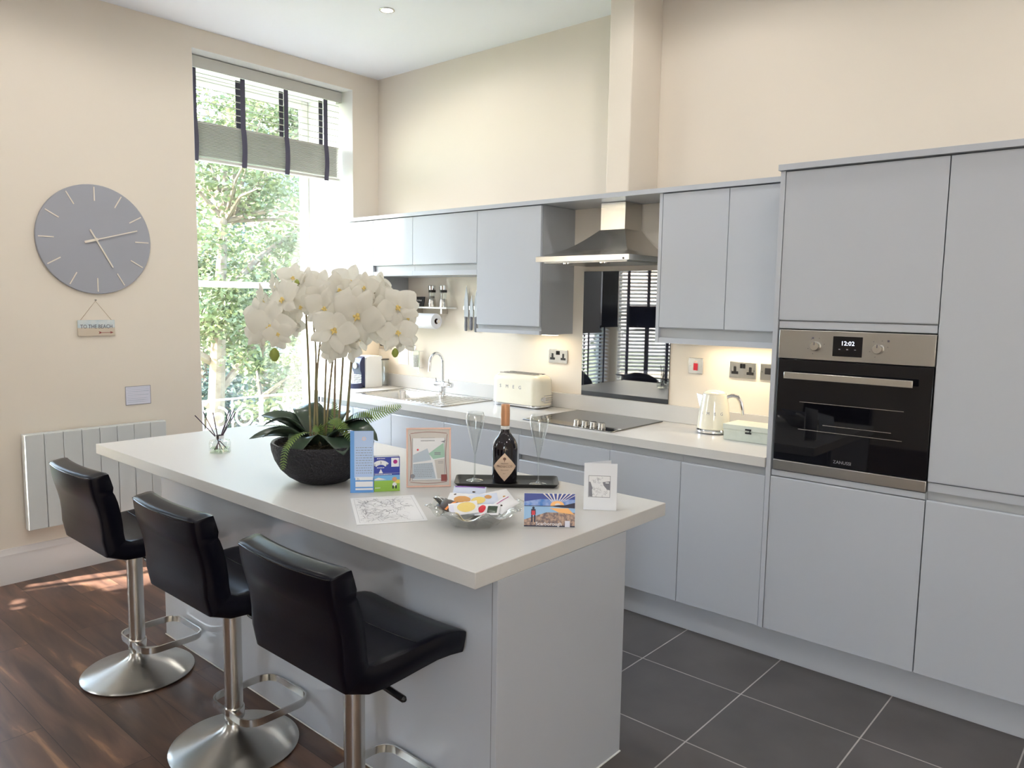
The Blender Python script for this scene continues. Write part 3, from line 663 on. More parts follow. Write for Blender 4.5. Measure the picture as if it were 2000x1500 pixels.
knife(.965, 1.666, 1.452, 1.355, .040, 'largest grey kitchen knife, leftmost on the wall beside the wall cabinet')
knife(1.015, 1.60, 1.452, 1.362, .032, 'short grey kitchen knife, between the two longer knives on the wall')
knife(1.060, 1.632, 1.452, 1.350, .036, 'long grey kitchen knife, rightmost of the knives on the wall')
# soap dispenser
t = thing('soap_dispenser', 'glass soap dispenser in a chrome wall frame left of the tap', 'soap dispenser', (.475, -.045, 1.075))
MB().lathe([(0, 0), (.028, 0), (.028, .11), (.02, .122), (.012, .125)], 20).build('bottle', 'clear_glass', t)
MB().lathe([(0, .003), (.025, .003), (.025, .09), (0, .09)], 20).build('soap', 'white_plastic', t)
MB().cyl(.01, .125, .14).tube([(0, 0, .14), (0, 0, .158), (-.03, -.01, .156)], .004, 8).build('pump', 'chrome', t)
f = MB().tube([(.042, .04, .118), (.042, 0, .118), (-.035, 0, .118)], .003, 6).tube([(.042, 0, .118), (.042, 0, -.004), (-.035, 0, -.004)], .003, 6).tube([(.042, .0, -.004), (.046, 0, -.035), (.03, 0, -.048), (.018, 0, -.03)], .003, 6).tube([(.042, 0, -.004), (.042, .04, -.004)], .003, 6)
f.build('wall_frame', 'chrome', t)
def sheet(name, x0, x1, z0, z1, lab, cat, lines, mt='paper_lilac', y=-.002):
    t = thing(name, lab, cat, (x0, y, z0)); B(0, x1-x0, -.0012, 0, 0, z1-z0).build('sheet', mt, t)
    return t
t = sheet('notice', .235, .345, 1.08, 1.20, 'pale notice sheet stuck to the wall between coffee machine and soap dispenser', 'notice', 5)
l_ = MB()
for k in range(6): l_.rect(.012, .04+random.random()*.055, .105-k*.017, .108-k*.017, -.0016)
l_.build('writing', 'ink_light', t, smooth=False)

# lights under the wall cabinets, one downlight and added fill spots
def strip(x0, x1, z, e, lab):
    t = thing('cabinet_light', lab, 'light', (x0, -.12, z))
    B(0, x1-x0, -.02, .02, -.008, -.0005).build('housing', 'white_plastic', t); B(.005, x1-x0-.005, -.015, .015, -.0095, -.0081).build('lens', 'lamp_strip', t)
    a = area('cabinet_light_glow', ((x0+x1)/2, -.12, z-.012), ((x0+x1)/2, -.11, 0), x1-x0, .03, e, (1, .80, .56))
    a.parent = None
strip(1.60, 1.84, 1.372, .05, 'slim warm light strip under the large wall cabinet left of the hood')
strip(2.80, 3.30, 1.364, .45, 'slim warm light strip under the two-door wall cabinet right of the hood')
strip(.10, .32, 1.372, .08, 'slim warm light strip under the narrow wall cabinet by the window')
dl = [(1.144, -.856)]+[(x, y) for x in (1.144, 2.9, 4.7) for y in (-.856, -2.5, -4.2) if (x, y) != (1.144, -.856)]  # first has a fitting in view; the others are bare spots added as fill
dn = None
for i, (x, y) in enumerate(dl[:1]+dl[1:]):
    if i == 0:
        dn = thing('downlight', 'small recessed ceiling downlight above the wall cabinets', 'downlight', (x, y, HC))
        MB().lathe([(.034, -.0005), (.044, -.0005), (.044, -.004), (.040, -.007), (.034, -.006), (.032, -.001)], 28, closed=True).build('bezel', 'steel', dn)
        MB().cyl(.031, -.004, -.0008).build('lamp', 'lamp_on', dn)
    l = bpy.data.lights.new('downlight_and_fill', 'SPOT'); l.energy = {-.856: 10.5, -2.5: 17, -4.2: 9}[y]; l.spot_size = radians(177); l.spot_blend = .35; l.color = (1, .965, .91); l.shadow_soft_size = .06
    o = bpy.data.objects.new('downlight_and_fill', l); COL.objects.link(o); o.location = (x, y, HC-.02)

# ------------------------------------------------------------------ left wall things
t = thing('radiator', 'pale ribbed panel heater on the wall under the clock', 'radiator', (.0, 0, 0))
Y0, Y1, ZR0, ZR1 = -2.46, -1.70, .285, .812
B(.02, .062, Y0, Y1, ZR0, ZR1).build('casing', 'radiator_white', t, bevel=.003)
g = MB(); L = (Y1-Y0)/8
for k in range(8): g.box(.0622, .074, Y0+k*L+.0012, Y0+(k+1)*L-.0012, ZR0+.002, ZR1-.002)
g.build('front_ribs', 'radiator_white', t, bevel=.003)
g = MB().box(.0005, .0198, -2.3, -2.26, .35, .75).box(.0005, .0198, -1.9, -1.86, .35, .75); g.build('bracket', 'radiator_white', t)
t = thing('wall_clock', 'large round grey wall clock with pale hour marks and hands', 'clock', (.002, -2.038, 1.875))
MB().lathe([(0, 0), (.303, 0), (.305, .003), (.305, .015), (.302, .018), (0, .018)], 72, (0, 0, 0), 'x').build('dial', 'clock_grey', t)
def plan(a, r0, r1, w, x0, x1):  # bar on the dial; a clockwise from the top, seen from the room
    d = Vector((0, sin(a), cos(a))); n = Vector((0, cos(a), -sin(a)))
    ps = [d*r0-n*w/2, d*r1-n*w/2, d*r1+n*w/2, d*r0+n*w/2]
    mb = MB(); mb.add([(x0, p.y, p.z) for p in ps]+[(x1, p.y, p.z) for p in ps], [(0, 1, 2, 3), (7, 6, 5, 4), (0, 4, 5, 1), (1, 5, 6, 2), (2, 6, 7, 3), (3, 7, 4, 0)]); return norm_out(mb.build('x', 'clock_hand', None))
for k in range(12):
    o = plan(2*pi*k/12, .215, .292, .006, .0183, .021); o.name = 'hour_mark'; o.parent = t
o = plan(radians(74), -.065, .235, .006, .027, .029); o.name = 'minute_hand'; o.parent = t
o = plan(radians(74), -.065, -.0, .013, .0265, .0295); o.name = 'hand_tail'; o.parent = t
o = plan(radians(151), -.062, .175, .008, .0225, .0245); o.name = 'hour_hand'; o.parent = t
MB().cyl(.009, .0181, .031, (0, 0, 0), 'x').build('centre_pin', 'clock_hand', t)
# beach sign
t = thing('hanging_sign', 'small wooden sign reading TO THE BEACH hanging below the clock', 'sign', (.004, -2.15, 1.332))
t.rotation_euler = (0, 0, pi/2)
B(0, .198, -.009, -.001, 0, .045).build('lower_plank', 'wood_pale', t, bevel=.001); B(0, .198, -.009, -.001, .0452, .090).build('upper_plank', 'sign_blue', t, bevel=.001)
MB().text('TO THE BEACH', .031, .099, .052, -.0095, sx=.80).build('lettering', 'ink', t)
a_ = MB(); a_.rect(.12, .175, .0165, .0195, -.0095); a_.poly([(.172, -.0095, .011), (.19, -.0095, .018), (.172, -.0095, .025)]); a_.poly([(.108, -.0095, .010), (.122, -.0095, .014), (.122, -.0095, .022), (.108, -.0095, .026), (.113, -.0095, .018)]); a_.build('arrow', 'brown_red', t, smooth=False)
MB().tube([(.015, -.005, .088), (.100, -.003, .198), (.183, -.005, .088)], .0014, 5).build('string', 'string', t)
MB().cyl(.004, -.012, .003, (.100, 0, .203), 'y', 10).build('nail', 'steel', t)
t = thing('notice', 'small framed handwritten notice on the wall right of the beach sign', 'notice', (.003, -1.905, .915)); t.rotation_euler = (0, 0, pi/2)
B(0, .148, -.002, -.0005, 0, .112).build('sheet', 'paper_lilac', t)
f = MB()
for a in ((0, .148, .109, .112), (0, .148, 0, .003), (0, .003, 0, .112), (.145, .148, 0, .112)): f.rect(*a, -.0024)
f.build('border', 'ink_grey', t, smooth=False)
f = MB()
for k in range(9):
    z = .100-k*.0105; x = .008 if k % 2 else .012
    f.add([(x, -.0023, z), (.138-random.random()*.04, -.0023, z+random.uniform(-.002, .002)), (.138, -.0023, z+.0018), (x, -.0023, z+.0018)], [(0, 1, 2, 3)])
f.build('writing', 'ink_light', t, smooth=False)

# ------------------------------------------------------------------ island
HI = .842
IX0, IX1, IY0, IY1 = .744, 3.314, -2.348, -1.35; bx0, bx1, by0, by1 = 1.237, 3.316, -2.255, -1.609
t = thing('kitchen_island', 'large grey kitchen island with a thick pale stone top', 'kitchen island', (2.27, -1.93, 0))
def loc(o, t): o.matrix_parent_inverse = Matrix.Translation(t.location).inverted(); return o
loc(B(IX0, IX1, IY0, IY1, HI-.047, HI).build('worktop', 'worktop', t, bevel=.002), t)
loc(B(bx0+.001, bx1-.024, by0, by1+.002, .0, HI-.0475).build('body', 'cabinet', t), t)
loc(B(bx1-.022, bx1-.002, by0-.002, by1-.0, .0, HI-.0475).build('end_panel', 'cabinet', t, bevel=.001), t)
loc(B(bx0+.001, bx1, by0-.006, by0-.0025, .0015, .005).build('floor_seal', 'reveal_white', t), t)
loc(B(bx1-.0018, bx1+.003, by0, by1, .0015, .005).build('floor_seal', 'reveal_white', t), t)
loc(B(bx1-.0235, bx1-.0222, by0-.001, by0+.02, .005, HI-.048).build('panel_gap', 'dark_gap', t), t)

# ------------------------------------------------------------------ bar stools
def stool_proto(lab, x, y, dz):
    t = thing('bar_stool', lab, 'bar stool', (x, y, 0), group='black bar stools along the island')
    MB().lathe([(0, .001), (.205, .001), (.216, .005), (.217, .009), (.212, .013), (.20, .017), (.15, .031), (.10, .047), (.065, .060), (.045, .069), (.034, .080), (.030, .09), (0, .09)], 64).build('base', 'steel_spun', t, angle=60)
    MB().cyl(.024, .088, .20, seg=28).build('gas_lift', 'steel', t)
    MB().lathe([(.022, .143), (.0305, .143), (.0305, .548), (.022, .548)], 32, closed=True).build('pole', 'steel', t)
    # footrest: flat bar bent to a rounded rectangle, clamped by a collar
    pl = rr(-.135, .135, -.026, .225, .055, 0, 7); n = len(pl); vs = []
    for i, p in enumerate(pl):
        a = Vector(pl[(i-1) % n]); b = Vector(pl[(i+1) % n]); d = (b-a).normalized(); nrm = Vector((d.y, -d.x, 0)); q = Vector(p)
        for off, z in ((-.003, .118), (.003, .118), (.003, .144), (-.003, .144)): vs.append(tuple(q+nrm*off+Vector((0, 0, z))))
    fs = [[i*4+k, i*4+(k+1) % 4, ((i+1) % n)*4+(k+1) % 4, ((i+1) % n)*4+k] for i in range(n) for k in range(4)]
    norm_out(MB().add(vs, fs).build('footrest', 'chrome_brushed', t, angle=50))
    MB().lathe([(.0245, .108), (.034, .108), (.035, .112), (.035, .144), (.034, .147), (.0245, .147)], 28, closed=True).build('collar', 'chrome_brushed', t)
    # upholstered shell
    cl = [(-.196, .900, .034, .034), (-.192, .875, .036, .038), (-.186, .845, .037, .040), (-.181, .828, .038, .032), (-.178, .815, .038, .036), (-.170, .785, .038, .038), (-.162, .745, .038, .038), (-.157, .705, .039, .038), (-.152, .662, .044, .036), (-.138, .624, .057, .032), (-.104, .604, .044, .034), (-.06, .602, .044, .036), (0, .602, .040, .036), (.06, .605, .038, .037), (.12, .607, .036, .038), (.17, .606, .038, .036), (.20, .602, .038, .034), (.222, .597, .036, .030)]
    C = [Vector((a, b)) for a, b, _, _ in cl]; nC = len(C); rows = []
    for i in range(nC):
        d = (C[min(i+1, nC-1)]-C[max(i-1, 0)]).normalized(); nr = Vector((d.y, -d.x)) # rear/under side
        nr = Vector((-abs(nr.x), nr.y)) if i < 8 else nr
        if i >= 8: nr = Vector((d.y, -d.x))
        rows.append((C[i], nr, cl[i][2], cl[i][3]))
    st = [-1, -.985, -.955, -.9, -.78, -.6, -.4, -.2, 0, .2, .4, .6, .78, .9, .955, .985, 1]; tf = {1: .88, .985: .92, .955: .98, .9: 1}
    HWd = .216
    def pt(i, s, side):
        c, nr, rt, ft = rows[i]; k = tf.get(abs(s), 1.0); hw = HWd*(1 if i < 9 else 1+.02*min(1, (i-8)/8))
        taper = 1-.03*max(0, (8-i))/8*0
        off = nr*(rt*k) if side == 0 else -nr*(ft*k)
        bow = -.021*(1-s*s)*max(0, min(1, (9-i)/6)); dish = -.010*(1-s*s)*max(0, min(1, (i-9)/4)) if side == 1 else 0
        p = c+off; return (s*hw*taper, p.x+bow, p.y+dish)
    def loft(i0, i1, cap0, cap1):
        mb = MB(); R_ = []
        for i in range(i0, i1+1):
            R_.append([pt(i, s, 0) for s in st]+[pt(i, s, 1) for s in st[::-1]])
        n = len(R_[0]); vs = sum(R_, []); fs = [[a*n+k, a*n+(k+1) % n, (a+1)*n+(k+1) % n, (a+1)*n+k] for a in range(i1-i0) for k in range(n)]
        mb.add(vs, fs)
        m_ = len(st)
        def cap(row, dirv, flip):
            base = len(mb.v); r = R_[row]; q = []
            cx = [((Vector(r[k])+Vector(r[n-1-k]))/2) for k in range(m_)]
            for f_, e in ((.95, .0045), (.55, .008)):
                for k in range(n):
                    kk = k if k < m_ else n-1-k; c_ = cx[kk]; endf = 1 if abs(st[kk]) < .95 else .5
                    q.append(tuple(c_+(Vector(r[k])-c_)*f_+dirv*e*endf))
            mb.v += q; b0 = row*n
            for k in range(n):
                k2 = (k+1) % n
                mb.f.append([b0+k, b0+k2, base+k2, base+k]); mb.f.append([base+k, base+k2, base+n+k2, base+n+k]); mb.mi += [0, 0]
            for k in range(m_-1): mb.f.append([base+n+k, base+n+k+1, base+n+n-2-k, base+n+n-1-k]); mb.mi.append(0)
        if cap0: cap(0, Vector((0, -.12, 1)).normalized(), False)
        if cap1: cap(i1-i0, Vector((0, 1, -.15)).normalized(), True)
        return mb
    def place(mb): mb.v = [(p[0], p[1], p[2]+dz) for p in mb.v]; return mb
    norm_out(place(loft(0, 9, True, False)).build('backrest', 'leather', t, angle=75)); norm_out(place(loft(9, nC-1, False, True)).build('seat', 'leather', t, angle=75))
    pip = MB(); rim = [Vector(pt(0, s, 0))+Vector((0, -.0005, .001+dz)) for s in st[1:-1]]; pip.tube(rim, .0016, 5)
    rim2 = [Vector(pt(13, s, 1))+Vector((0, 0, .0004+dz)) for s in st[3:-3]]
    rim3 = [Vector(pt(3, s, 1))+Vector((0, .0005, dz)) for s in st[2:-2]]
    pip.build('back_seam', 'black_gloss', t); MB().tube(rim2, .0012, 5).build('seat_seam', 'black_gloss', t)
    MB().box(-.07, .07, -.07, .07, .545+dz, .566+dz).build('mounting_plate', 'black', t, bevel=.004)
    MB().tube([(.03, 0, .522), (.12, 0, .512)], .0045, 8).tube([(.11, 0, .513), (.118, 0, .512), (.216, 0, .503), (.222, 0, .502)], [.006, .0095, .0095, .005], 10).build('lever', 'black_gloss', t)
    return t
mat('chrome_brushed', (.68, .665, .63), .2, 1.)
s0 = stool_proto('black leather bar stool nearest the heater, farthest along the row of three', 1.512, -2.497, -.004)
for x, lab in ((2.298, 'black leather bar stool in the middle of the row of three'), (2.982, 'nearest and largest-looking black leather bar stool, its seat tucked under the island corner')):
    c = dup(s0); c.location = (x, -2.497, 0); c['label'] = lab

# ------------------------------------------------------------------ orchid planter
RV = Vector((.751, .66, 0)); TV = Vector((.655, -.748, 0)); ZV = Vector((0, 0, 1))
PC = Vector((2.151, -2.016, HI))
t = thing('potted_orchid', 'tall white orchid arrangement with ferns in a rough black bowl on the island', 'potted plant', PC)
pot = MB().lathe([(0, .001), (.085, .001), (.10, .006), (.135, .028), (.165, .058), (.186, .095), (.197, .130), (.200, .155), (.196, .163), (.186, .160), (.182, .140), (.16, .118), (0, .118)], 72)
pot.build('bowl', 'pot_black', t, angle=60)
ms = MB().lathe([(0, .150), (.05, .148), (.10, .140), (.15, .132), (.181, .128)], 48, fn=lambda r, h, a, j: (r, h+.010*sin(5*a+j)+.006*random.random()))
for k in range(46):
    a = random.random()*6.28; r = random.random()*.15; p = Vector((r*cos(a), r*sin(a), .148)); b = random.random()*6.28
    ms.tube([p, p+Vector((.03*cos(b), .03*sin(b), .012)), p+Vector((.055*cos(b+.8), .055*sin(b+.8), 0))], .002, 4)
ms.build('moss', 'moss', t)
FL=[(2.057,-2.125,1.557,.079),(2.047,-2.176,1.453,.087),(2.11,-2.036,1.579,.079),(2.014,-2.024,1.597,.062),(2.304,-1.958,1.501,.093),(2.257,-2.033,1.444,.083),(2.243,-2.014,1.39,.058),(2.257,-1.882,1.566,.079),(2.385,-1.829,1.534,.075),(2.401,-1.842,1.436,.07),(2.279,-1.805,1.602,.054),(2.239,-1.959,1.422,.058),(2.252,-1.909,1.408,.046),(1.926,-2.135,1.55,.062),(1.982,-2.032,1.643,.058),(2.18,-1.9,1.63,.07),(2.187,-2.029,1.526,.07),(2.313,-1.82,1.477,.062),(2.004,-2.183,1.384,.046),(2.249,-1.959,1.365,.046),(2.015,-2.08,1.483,.054),(2.385,-1.795,1.398,.046),(2.112,-1.94,1.586,.062),(2.264,-1.855,1.528,.07),(2.009,-2.049,1.454,.046),(1.928,-2.085,1.607,.054),(2.29,-1.896,1.453,.062)]
EX=[ (2.034, -2.001, 1.634, 0.054),(2.086, -1.971, 1.618, 0.058),(2.174, -1.95, 1.598, 0.062),(2.272, -1.835, 1.621, 0.046),(2.323, -1.826, 1.557, 0.054),(2.262, -1.947, 1.552, 0.062),(2.103, -2.076, 1.529, 0.054),(2.006, -2.112, 1.497, 0.054),(1.942, -2.168, 1.502, 0.054),(1.992, -2.201, 1.428, 0.054),(2.167, -1.999, 1.486, 0.054),(2.223, -1.972, 1.525, 0.058),(2.299, -1.857, 1.489, 0.054),(2.357, -1.844, 1.411, 0.046),(2.385, -1.782, 1.491, 0.05),(2.157, -2.038, 1.563, 0.054),(2.35, -1.765, 1.534, 0.05),(2.089, -2.17, 1.427, 0.05),(2.207, -2.01, 1.353, 0.037),(2.274, -1.902, 1.608, 0.054) ]
FL += EX
BUD=[(2.041,-2.157,1.344,.020),(2.299,-1.866,1.423,.014),(2.376,-1.835,1.357,.014),(2.048,-2.057,1.624,.010)]
ST=[[(2.129,-2.058,1.0),(2.106,-2.049,1.329),(2.086,-2.042,1.499),(2.08,-2.032,1.609),(2.019,-2.085,1.607),(1.965,-2.143,1.526),(1.962,-2.162,1.416)],[(2.138,-2.05,1.0),(2.129,-2.029,1.329),(2.106,-2.026,1.489),(2.09,-2.022,1.62)],[(2.15,-2.039,1.0),(2.138,-2.032,1.249),(2.135,-2.006,1.449),(2.125,-1.997,1.569),(2.078,-2.03,1.629)],[(2.168,-2.023,1.0),(2.159,-2.002,1.33),(2.162,-1.982,1.45),(2.162,-1.971,1.63)],[(2.17,-2.02,1.0),(2.178,-1.985,1.33),(2.187,-1.961,1.45),(2.164,-1.959,1.6)],[(2.196,-1.995,1.0),(2.186,-1.978,1.33),(2.19,-1.961,1.431),(2.216,-1.912,1.611)],[(2.205,-1.987,1.0),(2.209,-1.959,1.331),(2.196,-1.953,1.451),(2.237,-1.905,1.532),(2.299,-1.866,1.423)],[(2.225,-1.965,1.0),(2.233,-1.937,1.331),(2.229,-1.923,1.451),(2.264,-1.875,1.572),(2.308,-1.834,1.593)],[(2.22,-1.957,1.0),(2.234,-1.933,1.351),(2.241,-1.907,1.492),(2.326,-1.823,1.553),(2.373,-1.797,1.454),(2.365,-1.817,1.358)]]
def smooth_path(p, n=4):
    p = [Vector(a) for a in p]; o = []
    for i in range(len(p)-1):
        a = p[max(i-1, 0)]; b = p[i]; c = p[i+1]; d = p[min(i+2, len(p)-1)]
        for k in range(n):
            u = k/n; o.append(.5*((2*b)+(c-a)*u+(2*a-5*b+4*c-d)*u*u+(3*b-a-3*c+d)*u**3))
    return o+[p[-1]]
for s_ in ST:
    p = [q-PC for q in smooth_path(s_)]
    MB().tube(p, [max(.0022, .0046*(1-.5*i/len(p))) for i in range(len(p))], 7).build('stem', 'stem', t)
# flower prototype faces local -y, radius 1
def petal(mb, ang, ln, wd, base=.05, cup=.12, tilt=.0, yo=0.):
    d = Vector((sin(ang), 0, cos(ang))); n = Vector((cos(ang), 0, -sin(ang)))
    def f(u, v):
        w_ = wd*(max(0.0, sin(pi*min(1, u**.62*.985+.0))))**.62*(.18+.82*min(1, u*2.6)) if u > 0 else .04
        s_ = (v-.5)*2; y = -cup*sin(pi*u*.8)+tilt*u+.10*s_*s_*u+.02*sin(9*u+3*s_)+yo
        return tuple(d*(base+ln*u)+n*(w_*s_)+Vector((0, y, 0)))
    mb.grid(f, 9, 8)
fm = MB()
petal(fm, radians(78), .93, .50, cup=.10, yo=-.03); petal(fm, radians(-78), .93, .50, cup=.10, yo=-.03)
petal(fm, 0, .92, .33, yo=.03); petal(fm, radians(140), .90, .31, yo=.03); petal(fm, radians(-140), .90, .31, yo=.03)
fproto = fm.build('flower', 'petal', t, angle=80)
lm = MB(); lm.lathe([(0, -.02), (.07, -.04), (.10, -.10), (.06, -.16), (0, -.17)], 10, (0, 0, .03), 'y')
lm.lathe([(0, -.05), (.055, -.06), (.07, -.15), (0, -.20)], 8, (-.11, 0, -.08), 'y').lathe([(0, -.05), (.055, -.06), (.07, -.15), (0, -.20)], 8, (.11, 0, -.08), 'y')
lm.tube([(0, -.06, -.05), (0, -.14, -.16), (0, -.12, -.28)], [.07, .06, .02], 8)
lproto = lm.build('lip', 'lip', fproto, angle=60); lproto.scale = (.75, .75, .75)
for i, (x, y, z, r) in enumerate(FL):
    if i == 0: f = fproto
    else:
        f = fproto.copy(); COL.objects.link(f); f.parent = t; l_ = lproto.copy(); COL.objects.link(l_); l_.parent = f
    f.location = Vector((x, y, z))-PC; r *= 1.2; f.scale = (r, r, r)
    side = (Vector((x, y, 0))-Vector((PC.x, PC.y, 0))).dot(RV)
    yaw = radians(41)+side*1.7+random.uniform(-.5, .5)
    if i in (13, 10, 25): yaw += 2.3
    if i in (18, 3): yaw -= 1.0
    f.rotation_euler = (random.uniform(-.45, .15), random.uniform(-.5, .5), yaw)
for x, y, z, r in BUD:
    MB().lathe([(0, -1.35*r), (.55*r, -1.1*r), (r, -.2*r), (.8*r, .7*r), (.2*r, 1.3*r), (0, 1.35*r)], 14, Vector((x, y, z))-PC).build('bud', 'bud', t, angle=80)
# broad leaves
def leaf(base, tip, wd, arch, mtl='leaf_dark', fold=.25, twist=0., up=None):
    base = Vector(base); tip = Vector(tip); d = tip-base; L = d.length; dn = d.normalized(); side = dn.cross(ZV).normalized(); side = (side*cos(twist)+ZV*sin(twist)).normalized(); upn = side.cross(dn).normalized()
    if upn.z < 0: upn = -upn
    wd *= 1.2; mb = MB()
    def f(u, v):
        s_ = (v-.5)*2; w_ = wd*(sin(pi*min(1, .06+.94*u))**.55 if u < .999 else .02)*(1-.12*u)
        c = base+d*u+ZV*(arch*sin(pi*u*.95)-arch*.5*u*u)
        return tuple(c+side*(w_*s_)+upn*(fold*w_*(abs(s_)**1.3)))
    mb.grid(f, 14, 8)
    return mb.build('leaf', mtl, t, angle=80, solid=.0016)
def P(a, b, z): return RV*a+TV*b+ZV*z
leaf(P(-.02, .02, .145), P(-.275, .05, .185), .030, .035, twist=.45)
leaf(P(-.02, .0, .15), P(-.25, -.02, .265), .045, .03, twist=.3)
leaf(P(-.03, .02, .15), P(-.215, .06, .245), .052, .05, twist=-.15)
leaf(P(-.02, -.03, .15), P(-.14, -.14, .285), .055, .05, twist=.2)
leaf(P(-.04, .05, .14), P(-.20, .12, .205), .050, .035, twist=-.3)
leaf(P(.02, .04, .15), P(.235, .10, .20), .062, .055, twist=-.12)
leaf(P(.02, -.02, .15), P(.20, .0, .265), .060, .035, twist=-.1)
leaf(P(.03, .03, .15), P(.12, .175, .155), .055, .045)
leaf(P(-.03, .05, .15), P(-.06, .19, .15), .050, .05)
leaf(P(.0, -.05, .15), P(.06, -.18, .26), .05, .05)
# ferns
def fern(pts, wd, n=24, side=None):
    p = smooth_path(pts, 10); N = len(p); mb = MB(); mb.tube(p, [.0016*(1-.7*i/N) for i in range(N)], 5)
    for k in range(n):
        u = (k+1.0)/(n+1.0); i = min(N-2, int(u*(N-1))); fr = u*(N-1)-i; c = p[i].lerp(p[i+1], fr); d = (p[i+1]-p[i]).normalized(); sd = d.cross(side if side else ZV)
        if sd.length < .2: sd = RV.copy()
        sd.normalize(); w_ = wd*sin(pi*min(.97, .16+.83*u))**.6
        for q in (-1, 1):
            ax = (sd*q*.95+d*.30).normalized(); hw = d*.0031*(.45+.55*w_/wd)
            pts_ = []
            for f_, b_ in ((0, .8), (.35, 1.1), (.7, .8), (1, .05)): pts_.append(c+ax*w_*f_+hw*b_+d*(.004*f_*f_))
            for f_, b_ in ((1, .05), (.7, .8), (.35, 1.1), (0, .8)): pts_.append(c+ax*w_*f_-hw*b_+d*(.004*f_*f_))
            mb.add([tuple(v) for v in pts_], [(0, 1, 6, 7), (1, 2, 5, 6), (2, 3, 4, 5)])
    return mb.build('fern_frond', 'fern', t, smooth=False)
fern([P(.02, .06, .19), P(-.04, .14, .215), P(-.085, .20, .17), P(-.095, .22, .09)], .027, 26)
fern([P(.02, -.02, .19), P(.12, -.01, .235), P(.22, .0, .275), P(.31, .0, .305)], .034, 34, side=(TV+ZV*.5).normalized())
fern([P(.0, .0, .21), P(.05, .07, .255), P(.10, .11, .235), P(.145, .14, .185)], .028, 26, side=(TV*.6+ZV).normalized())
fern([P(.0, .0, .17), P(-.10, -.06, .20), P(-.19, -.08, .205), P(-.29, -.09, .20)], .026, 28)
fern([P(.01, .02, .17), P(.0, .06, .225), P(-.01, .09, .21)], .022, 14, side=TV)
fern([P(.01, .02, .19), P(.04, -.03, .26), P(.03, -.06, .31)], .020, 16, side=TV)

# ------------------------------------------------------------------ reed diffuser
t = thing('reed_diffuser', 'small glass reed diffuser with dark sticks at the far end of the island', 'reed diffuser', (1.345, -2.025, HI+.0005))
MB().lathe([(0, 0), (.046, 0), (.049, .004), (.049, .045), (.044, .056), (.020, .062), (.016, .068), (.016, .080), (.018, .082)], 28).build('bottle', 'clear_glass', t)
MB().lathe([(0, .006), (.043, .006), (.044, .022), (0, .022)], 24).build('oil', 'clear_glass', t)
MB().lathe([(.0185, .066), (.0195, .066), (.0195, .080), (.0185, .080)], 20, closed=True).build('neck_ring', 'chrome', t)
for a, b, tx, ty, h in ((-.02, .02, -.105, .02, .175), (-.012, -.01, -.075, .0, .19), (.0, .0, -.025, .01, .188), (.012, .0, .045, .0, .195), (.02, .01, .065, .02, .200), (.014, -.014, .062, -.02, .195), (.02, .0, .078, .0, .190)):
    p0 = RV*(-a*1.3)+TV*(-b)+ZV*.012; p1 = RV*tx+TV*ty+ZV*h
    MB().tube([p0, p1], .0022, 6).build('reed', 'reed', t)

# ------------------------------------------------------------------ cards, leaflets and frame on the island
def upright(name, lab, cat, cx, cy, ang, tilt=0):
    t = thing(name, lab, cat, (cx, cy, HI+.0008), radians(ang)); return t
def tiltm(deg): return Matrix.Rotation(radians(-deg), 4, 'X')
# tall blue leaflet
t = upright('leaflet', 'tall narrow pale blue leaflet standing against the black bowl', 'leaflet', 2.419, -2.032, 49)
c = MB(); c.M = tiltm(4); c.box(-.043, .043, -.0005, .0008, 0, .232); c.build('sheet', 'blue_card', t)
c = MB(); c.M = tiltm(4); c.use('blue_pale').rect(-.028, .043, .055, .2315, -.0009); c.use('card_white')
for a, b in ((.041, .055), (.016, .038), (.004, .013)): c.rect(-.024, .040, a+.006, b+.004, -.0012)
c.build('panels', None, t, smooth=False)
c = MB(); c.M = tiltm(4)
for k in range(11):
    z = .168-k*.0095; x = -.022
    while x < .036: w_ = random.uniform(.003, .010); c.rect(x, min(x+w_, .038), z, z+.0022, -.0012); x += w_+.003
c.text('2L', .013, -.014, .051, -.0016); c.build('writing', 'ink_grey', t, smooth=False)
c = MB(); c.M = tiltm(4); c.text('o', .03, .008, .205, -.0013); c.build('emblem', 'pink_frame', t, smooth=False)
# small blue and green leaflet
t = upright('leaflet', 'short royal blue and green leaflet with a white number dial, beside the tall pale one', 'leaflet', 2.468, -1.955, 55)
c = MB().box(-.046, .05, 0, .0012, 0, .132).box(-.046, .05, .03, .0312, 0, .132).box(.049, .05, .0012, .03, 0, .132); c.build('sheet', 'card_white', t)
c = MB().use('royal').rect(-.046, .05, .062, .132, -.0004).use('sky_blue').rect(-.046, .05, .040, .062, -.0004).use('grass').rect(-.046, .05, .0, .042, -.0005).use('yellow').rect(.03, .05, .03, .044, -.0006)
c.use('cloud').poly([(-.045, -.0007, .048), (-.03, -.0007, .054), (-.012, -.0007, .049), (.0, -.0007, .046), (-.045, -.0007, .044)])
c.use('card_white'); n = 10; arc = [(-.021+.040*sin(a), -.0008, .080+.040*cos(a)) for a in [radians(-48+96*k/n) for k in range(n+1)]]; arc += [(-.021+.023*sin(a), -.0008, .080+.023*cos(a)) for a in [radians(48-96*k/n) for k in range(n+1)]]
c.poly(arc).rect(.018, .047, .094, .128, -.0007).poly([(-.029, -.0007, .070), (-.013, -.0007, .070), (-.021, -.0007, .087)]).rect(-.046, .05, .0695, .0702, -.0007)
c.use('magenta').disc(.033, .113, .008, -.0009)
c.use('skin_tan').disc(.030, .046, .009, -.0009).use('card_white').disc(.030, .026, .008, -.001).use('dark_blue').rect(.022, .027, .010, .022, -.0011).rect(.033, .038, .010, .022, -.0011)
c.build('print', None, t, smooth=False)
